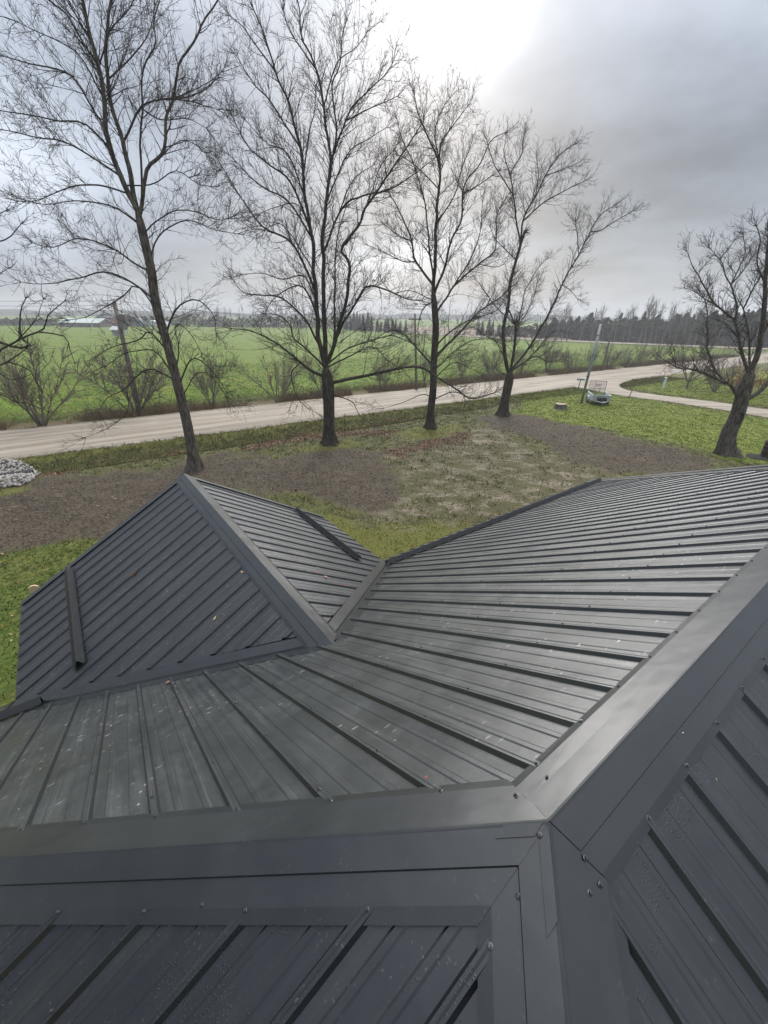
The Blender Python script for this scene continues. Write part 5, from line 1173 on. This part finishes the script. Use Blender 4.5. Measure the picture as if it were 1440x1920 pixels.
def dome_shed(px0, px1, base_y, top_y, label, col):
    Y = G((px0 + px1) / 2, base_y)[1]; a = AT(px0, base_y, Y); b_ = AT(px1, base_y, Y); h = AT(px0, top_y, Y)[2]; w = (b_[0] - a[0]) / 2; root = tag(empty('fabric_shed', ((a[0] + b_[0]) / 2, Y, 0)), label, 'shed'); n = 14; V = []
    for y in np.linspace(0, 14, 6): V += [(-w * math.cos(q), y, h * math.sin(q) ** .8) for q in np.linspace(0, math.pi, n)]
    link('cover', mesh('cover', V, [(k * n + i, k * n + i + 1, (k + 1) * n + i + 1, (k + 1) * n + i) for k in range(5) for i in range(n - 1)], True), simple('tarp', col, .6, var=.1), root); link('end_wall', mesh('end_wall', V[:n], [tuple(range(n))]), simple('tarp_end', tuple(x * .8 for x in col), .6), root)
dome_shed(249, 264, 612, 596, 'blue-grey rounded fabric shed beside the red barn', (.28, .33, .37)); dome_shed(264, 300, 613, 600.5, 'wide white fabric shed behind the leaning tree', (.62, .65, .68))
farm_box('field_shed', 211, 226, 629, 618, 613, 3.5, (.44, .46, .52), (.5, .52, .56), 'small pale shed standing out in the green field', 'shed')
farm_box('far_farmhouse', 384, 412, 612, 605, 599, 9, (.22, .19, .17), (.10, .10, .11), 'hazy dark farmhouse on the horizon right of the leaning tree', 'house', ((.3, .36, .8, (.4, .4, .4)),))
farm_box('far_shed', 484, 520, 613, 608, 604, 8, (.40, .40, .40), (.30, .31, .32), 'low grey shed among the far hazy trees', 'shed')

# ---------------------------------------------------------------- leaves lying on the roof
def leaf_me(seed, five=True):
    r = np.random.default_rng(seed); n = 20; V = [(0, 0, .012)]
    for i in range(n):
        a = 6.2832 * i / n; rad = .6 + (.4 * abs(math.cos(2.5 * a)) if five else .0) + r.normal(0, .05); x, y = rad * math.cos(a), rad * math.sin(a) * (1 if five else .42); V.append((x, y, .16 * x * x + .25 * y * y + r.normal(0, .03)))
    V += [(-.62, 0, .05), (-1.5, .08, .22), (-1.5, .14, .22)]
    return V, [(0, 1 + i, 1 + (i + 1) % n) for i in range(n)], (n + 1, n + 2, n + 3)
leafmats = {k: simple('leaf_' + k, c, .7, .3, var=.25, scale=30) for k, c in dict(red=(.27, .075, .065), pink=(.34, .17, .14), tan=(.42, .30, .16), yellow=(.52, .42, .16), brown=(.13, .06, .03), white=(.7, .68, .6)).items()}
def roof_leaf(P, s, w, col, size, label, h=.004):
    V, F, st = leaf_me(int(s * 91 + w * 57) & 1023, col in ('red', 'pink', 'brown')); o = empty('fallen_leaf')
    tag(o, label, 'leaf', 'leaves on the roof'); n = Vector((P.pt(s + .1, w)[0] - P.pt(s, w)[0], P.pt(s + .1, w)[1] - P.pt(s, w)[1], P.pt(s + .1, w)[2] - P.pt(s, w)[2])).cross(Vector(P.pt(s, w + .1)) - Vector(P.pt(s, w)))
    if n.z < 0: n = -n
    mt = HM @ Matrix.Translation(Vector(P.pt(s, w, h))) @ n.to_track_quat('Z', 'Y').to_matrix().to_4x4() @ Matrix.Rotation(random.random() * 6.28, 4, 'Z') @ Matrix.Scale(size, 4)
    o.matrix_world = mt
    me = mesh('blade', V[:-3], F, True); link('blade', me, leafmats[col], o); link('stem', mesh('stem', V[-3:], [(0, 1, 2)]), leafmats['brown'], o)
for a in ((PR, 4.54, 1.54 - AP, 'tan', .045, 'tan leaf on the right side of the gable roof'), (PR, 4.36, 1.43 - AP, 'red', .032, 'red leaf just below the tan one on the right gable slope'), (PR, 4.23, 1.49 - AP, 'pink', .035, 'faded pink leaf in the middle of the right gable slope'), (PR, 4.02, 1.71 - AP, 'red', .045, 'red leaf at a rib end beside the right valley'),
          (PA, 2.06, 4.05, 'red', .035, 'red leaf lying in the right valley'), (PL, 4.44, AP - .40, 'tan', .045, 'tan leaf beside the gable ridge cap'), (PL, 6.37, AP + .70, 'brown', .06, 'curled brown leaf in the middle of the left gable slope'), (PL, 4.10, AP + .09, 'yellow', .04, 'small yellow leaf low on the left gable slope'),
          (PA, -1.10, 4.32, 'brown', .06, 'brown leaf caught at the left valley edge'), (PA, -.74, 3.62, 'pink', .04, 'pink leaf at the top end of a rib near the left valley'), (PA, 1.90, .60, 'yellow', .016, 'yellow leaf scrap on the big slope near the ridge'), (PA, .0, .75, 'tan', .010, 'tiny tan leaf scrap on the big slope'), (PA, -.08, .45, 'red', .009, 'tiny red leaf scrap close to the hip cap'),
          (PC, .745, .25, 'yellow', .008, 'tiny pale leaf scrap on the wet right slope'), (PC, .72, .11, 'white', .007, 'white scrap stuck at the ridge cap step')):
    roof_leaf(*a, h=.05 if a[-1].startswith('white') else .012)
# ---------------------------------------------------------------- grass, weeds, leaf litter (uncountable)
def in_view(P, margin=80):
    p = np.column_stack([P, np.zeros(len(P))]) - np.array([0, 0, CAM_H]); d = p @ CF; x = 720 + F_PX * (p @ CR) / d; y = 960 - F_PX * (p @ CU) / d
    return (d > 1) & (x > -margin * 3) & (x < 1440 + margin * 3) & (y < 2100)
hinv = HM.inverted()
def under_house(P):
    c, s = math.cos(-(math.pi / 2 - AZ)), math.sin(-(math.pi / 2 - AZ)); q = P - HN[:2]; a = q[:, 0] * c - q[:, 1] * s; b = q[:, 0] * s + q[:, 1] * c
    return ((a > -W) & (a < LR + W) & (b > -W) & (b < W - .3)) | ((abs(a - AP) < HW - .3) & (b > 0) & (b < PB - .3))
drv = np.vstack([dlo, dhi[::-1]])
def scatter(n, lo, hi, seed):
    r = np.random.default_rng(seed); P = np.column_stack([r.uniform(lo[0], hi[0], n), r.uniform(lo[1], hi[1], n)])
    P = P[in_view(P)]; P = P[~under_house(P)]; P = P[sdist(P, drv) < -.1]; return P, r
def blades(P, r, hmin, hmax, wid, per, spread, lean=.5):
    n = len(P) * per; C = np.repeat(P, per, 0) + r.normal(0, spread, (n, 2)); z = gz(C); h = r.uniform(hmin, hmax, n); a = r.uniform(0, 6.28, n)
    s = np.column_stack([np.cos(a), np.sin(a), np.zeros(n)]) * wid * r.uniform(.7, 1.4, n)[:, None]; b = np.column_stack([C, z - .01]); t = b.copy(); t[:, 2] += h; t[:, :2] += r.normal(0, lean, (n, 2)) * h[:, None]
    return np.stack([b - s, b + s, t], 1).reshape(-1, 3), np.arange(3 * n).reshape(n, 3)
def blade_mat(name, c0, c1, c2):
    m = MatB(name); g = m.N.new('ShaderNodeNewGeometry'); c = m.coord(); n = m.noise(c, .8, 4)
    m.set('Base Color', m.mix(m.ramp(n, .5, .72, 0, .7), m.mix(g.outputs['Random Per Island'], c0, c1), c2)).set('Roughness', .8); m.b.inputs['Specular IOR Level'].default_value = .2
    return m.m
M_LUSH = blade_mat('lawn_blades', (.040, .062, .010), (.130, .158, .028), (.17, .165, .04)); M_ROUGH = blade_mat('rough_blades', (.045, .055, .016), (.12, .115, .036), (.15, .12, .05)); M_DEAD = blade_mat('dead_weeds', (.085, .050, .028), (.24, .175, .10), (.13, .075, .042)); M_MOSSB = blade_mat('moss_blades', (.075, .09, .018), (.185, .175, .042), (.13, .115, .03))
P, r = scatter(150000, (-32, 6), (56, 62), 1); z = zones(P); d = road_d(P); f = road_f(P); near = d > .1
bare = np.maximum(z['soil'], 0)
kk = near & (z['lush'] > .5) & (z['soil'] < .5) & (r.random(len(P)) < .85)
M_BRIGHT = blade_mat('front_lawn_blades', (.065, .105, .012), (.185, .225, .030), (.23, .22, .05))
for sel, mt_, lab in ((P[:, 0] < 6, M_LUSH, 'short dark green lawn grass beside the gable roof'), (P[:, 0] >= 6, M_BRIGHT, 'bright yellow-green lawn grass round the trailer and driveway')):
    k = kk & sel; V, F = blades(P[k], r, .03, .10, .020, 5, .11); tag(link('lawn_grass', mesh('lawn_grass', V, F), mt_), lab, 'grass', kind='stuff')
k = near & (z['lush'] <= .5) & (z['soil'] < .45) & (z['moss'] < .5) & (r.random(len(P)) < .62 - .5 * z['sand'] * (fbm(P[:, 0], P[:, 1], .9, 3, 77) > -.05)); V, F = blades(P[k], r, .03, .12, .020, 5, .10); tag(link('rough_grass', mesh('rough_grass', V, F), M_ROUGH), 'patchy olive grass on the worn yard', 'grass', kind='stuff')
k = near & (z['moss'] >= .5) & (z['soil'] < .7); V, F = blades(P[k], r, .02, .08, .018, 5, .10); tag(link('mossy_grass', mesh('mossy_grass', V, F), M_MOSSB), 'yellow-green mossy grass by the trunks and road edge', 'grass', kind='stuff')
# verge and far ditch weeds
n = 26000; t = rng.uniform(-30, 130, n) ** 1.0; f_ = np.abs(rng.normal(1.9, 1.0, n)) + .25; Q = RF_A + t[:, None] * RF_T + f_[:, None] * np.array([-RF_T[1], RF_T[0]]); cl = fbm(Q[:, 0], Q[:, 1], .35, 3, 19); Q = Q[cl > -.12]
V, F = blades(Q, rng, .18, .75, .012, 4, .12, .3); tag(link('roadside_weeds', mesh('roadside_weeds', V, F), M_DEAD), 'dead brown weeds along the far side of the road', 'weeds', kind='stuff')
n = 32000; t = rng.uniform(-30, 100, n); f_ = 3.2 + 32 * rng.random(n) ** 1.6; Q = RF_A + t[:, None] * RF_T + f_[:, None] * np.array([-RF_T[1], RF_T[0]])
V, F = blades(Q, rng, .06, .17, .018, 5, .18); tag(link('field_crop', mesh('field_crop', V, F), blade_mat('field_blades', (.055, .098, .008), (.148, .200, .018), (.160, .185, .028))), 'bright green winter crop in the field across the road', 'crop', kind='stuff')
n = 9000; t = rng.uniform(-12, 75, n); d_ = rng.uniform(.15, 3.6, n); Q = RN_A + t[:, None] * RN_T + d_[:, None] * np.array([RN_T[1], -RN_T[0]]); Q = Q[sdist(Q, drv) < -.1]
V, F = blades(Q, rng, .06, .22, .014, 5, .12, .5); tag(link('verge_grass', mesh('verge_grass', V, F), blade_mat('verge_blades', (.055, .07, .016), (.16, .16, .036), (.10, .085, .03))), 'longer rough grass on the near road verge', 'grass', kind='stuff')
# leaf litter
P, r = scatter(150000, (-30, 8), (45, 48), 5); z = zones(P); d = road_d(P); pr = z['leaf'] * 1.0 + .02 + .03 * (z['lush'] > .5) * (P[:, 0] < 5) + .02 * z['moss']; k = (d > .4) & (r.random(len(P)) < pr)
C = np.column_stack([P[k], gz(P[k]) + r.uniform(.015, .07, k.sum())]); V, F = leaf_quads(C, r, .04, .085, .75)
m = MatB('leaf_litter'); g = m.N.new('ShaderNodeNewGeometry'); ri = g.outputs['Random Per Island']; m.set('Base Color', m.mix(m.ramp(ri, .55, 1.0), m.mix(m.ramp(ri, 0, .5), (.055, .028, .018), (.20, .060, .042)), (.34, .26, .16))).set('Roughness', .8)
tag(link('fallen_leaves', mesh('fallen_leaves', V, F), m.m), 'scattered red and brown fallen leaves in the ditch and yard', 'leaves', kind='stuff')
# clods on the bare soil
P, r = scatter(130000, (-30, 8), (30, 45), 6); z = zones(P); k = (z['soil'] > .55) & (r.random(len(P)) < .8); Q = P[k]; n = len(Q); s = .014 + .055 * r.random(n) ** 2.2
tet = np.array([(1, 0, -.3), (-.5, .87, -.3), (-.5, -.87, -.3), (0, 0, .7)]); a = r.uniform(0, 6.28, n); ca, sa = np.cos(a), np.sin(a)
base_ = np.column_stack([Q, gz(Q) + .01]); X = tet[None] * s[:, None, None] * r.uniform(.6, 1.4, (n, 4, 1)); V = np.stack([X[..., 0] * ca[:, None] - X[..., 1] * sa[:, None], X[..., 0] * sa[:, None] + X[..., 1] * ca[:, None], X[..., 2]], -1) + base_[:, None]
idx = np.arange(4 * n).reshape(n, 4); F = np.concatenate([idx[:, [0, 1, 3]], idx[:, [1, 2, 3]], idx[:, [2, 0, 3]]]); m = MatB('soil_clods'); g = m.N.new('ShaderNodeNewGeometry'); m.set('Base Color', m.mix(m.ramp(g.outputs['Random Per Island'], .5, 1.0), (.045, .036, .028), (.15, .12, .092))).set('Roughness', 1.0)
tag(link('soil_clods', mesh('soil_clods', V.reshape(-1, 3), F), m.m), 'small clods and chips on the graded bare soil', 'soil', kind='stuff')

# ---------------------------------------------------------------- damp air
hz = MB().box(-1600, 1600, -1600, 1700, -3, 42).build('haze', None); tag(hz, 'thin damp haze over the fields', 'haze', kind='stuff')
hm = bpy.data.materials.new('damp_air'); hm.use_nodes = True; nt = hm.node_tree; nt.nodes.clear(); oo = nt.nodes.new('ShaderNodeOutputMaterial'); pv = nt.nodes.new('ShaderNodeVolumePrincipled')
pv.inputs['Color'].default_value = (.93, .96, 1.0, 1); pv.inputs['Density'].default_value = .0009; pv.inputs['Anisotropy'].default_value = 0.2; nt.links.new(pv.outputs[0], oo.inputs['Volume']); hz.data.materials.append(hm)
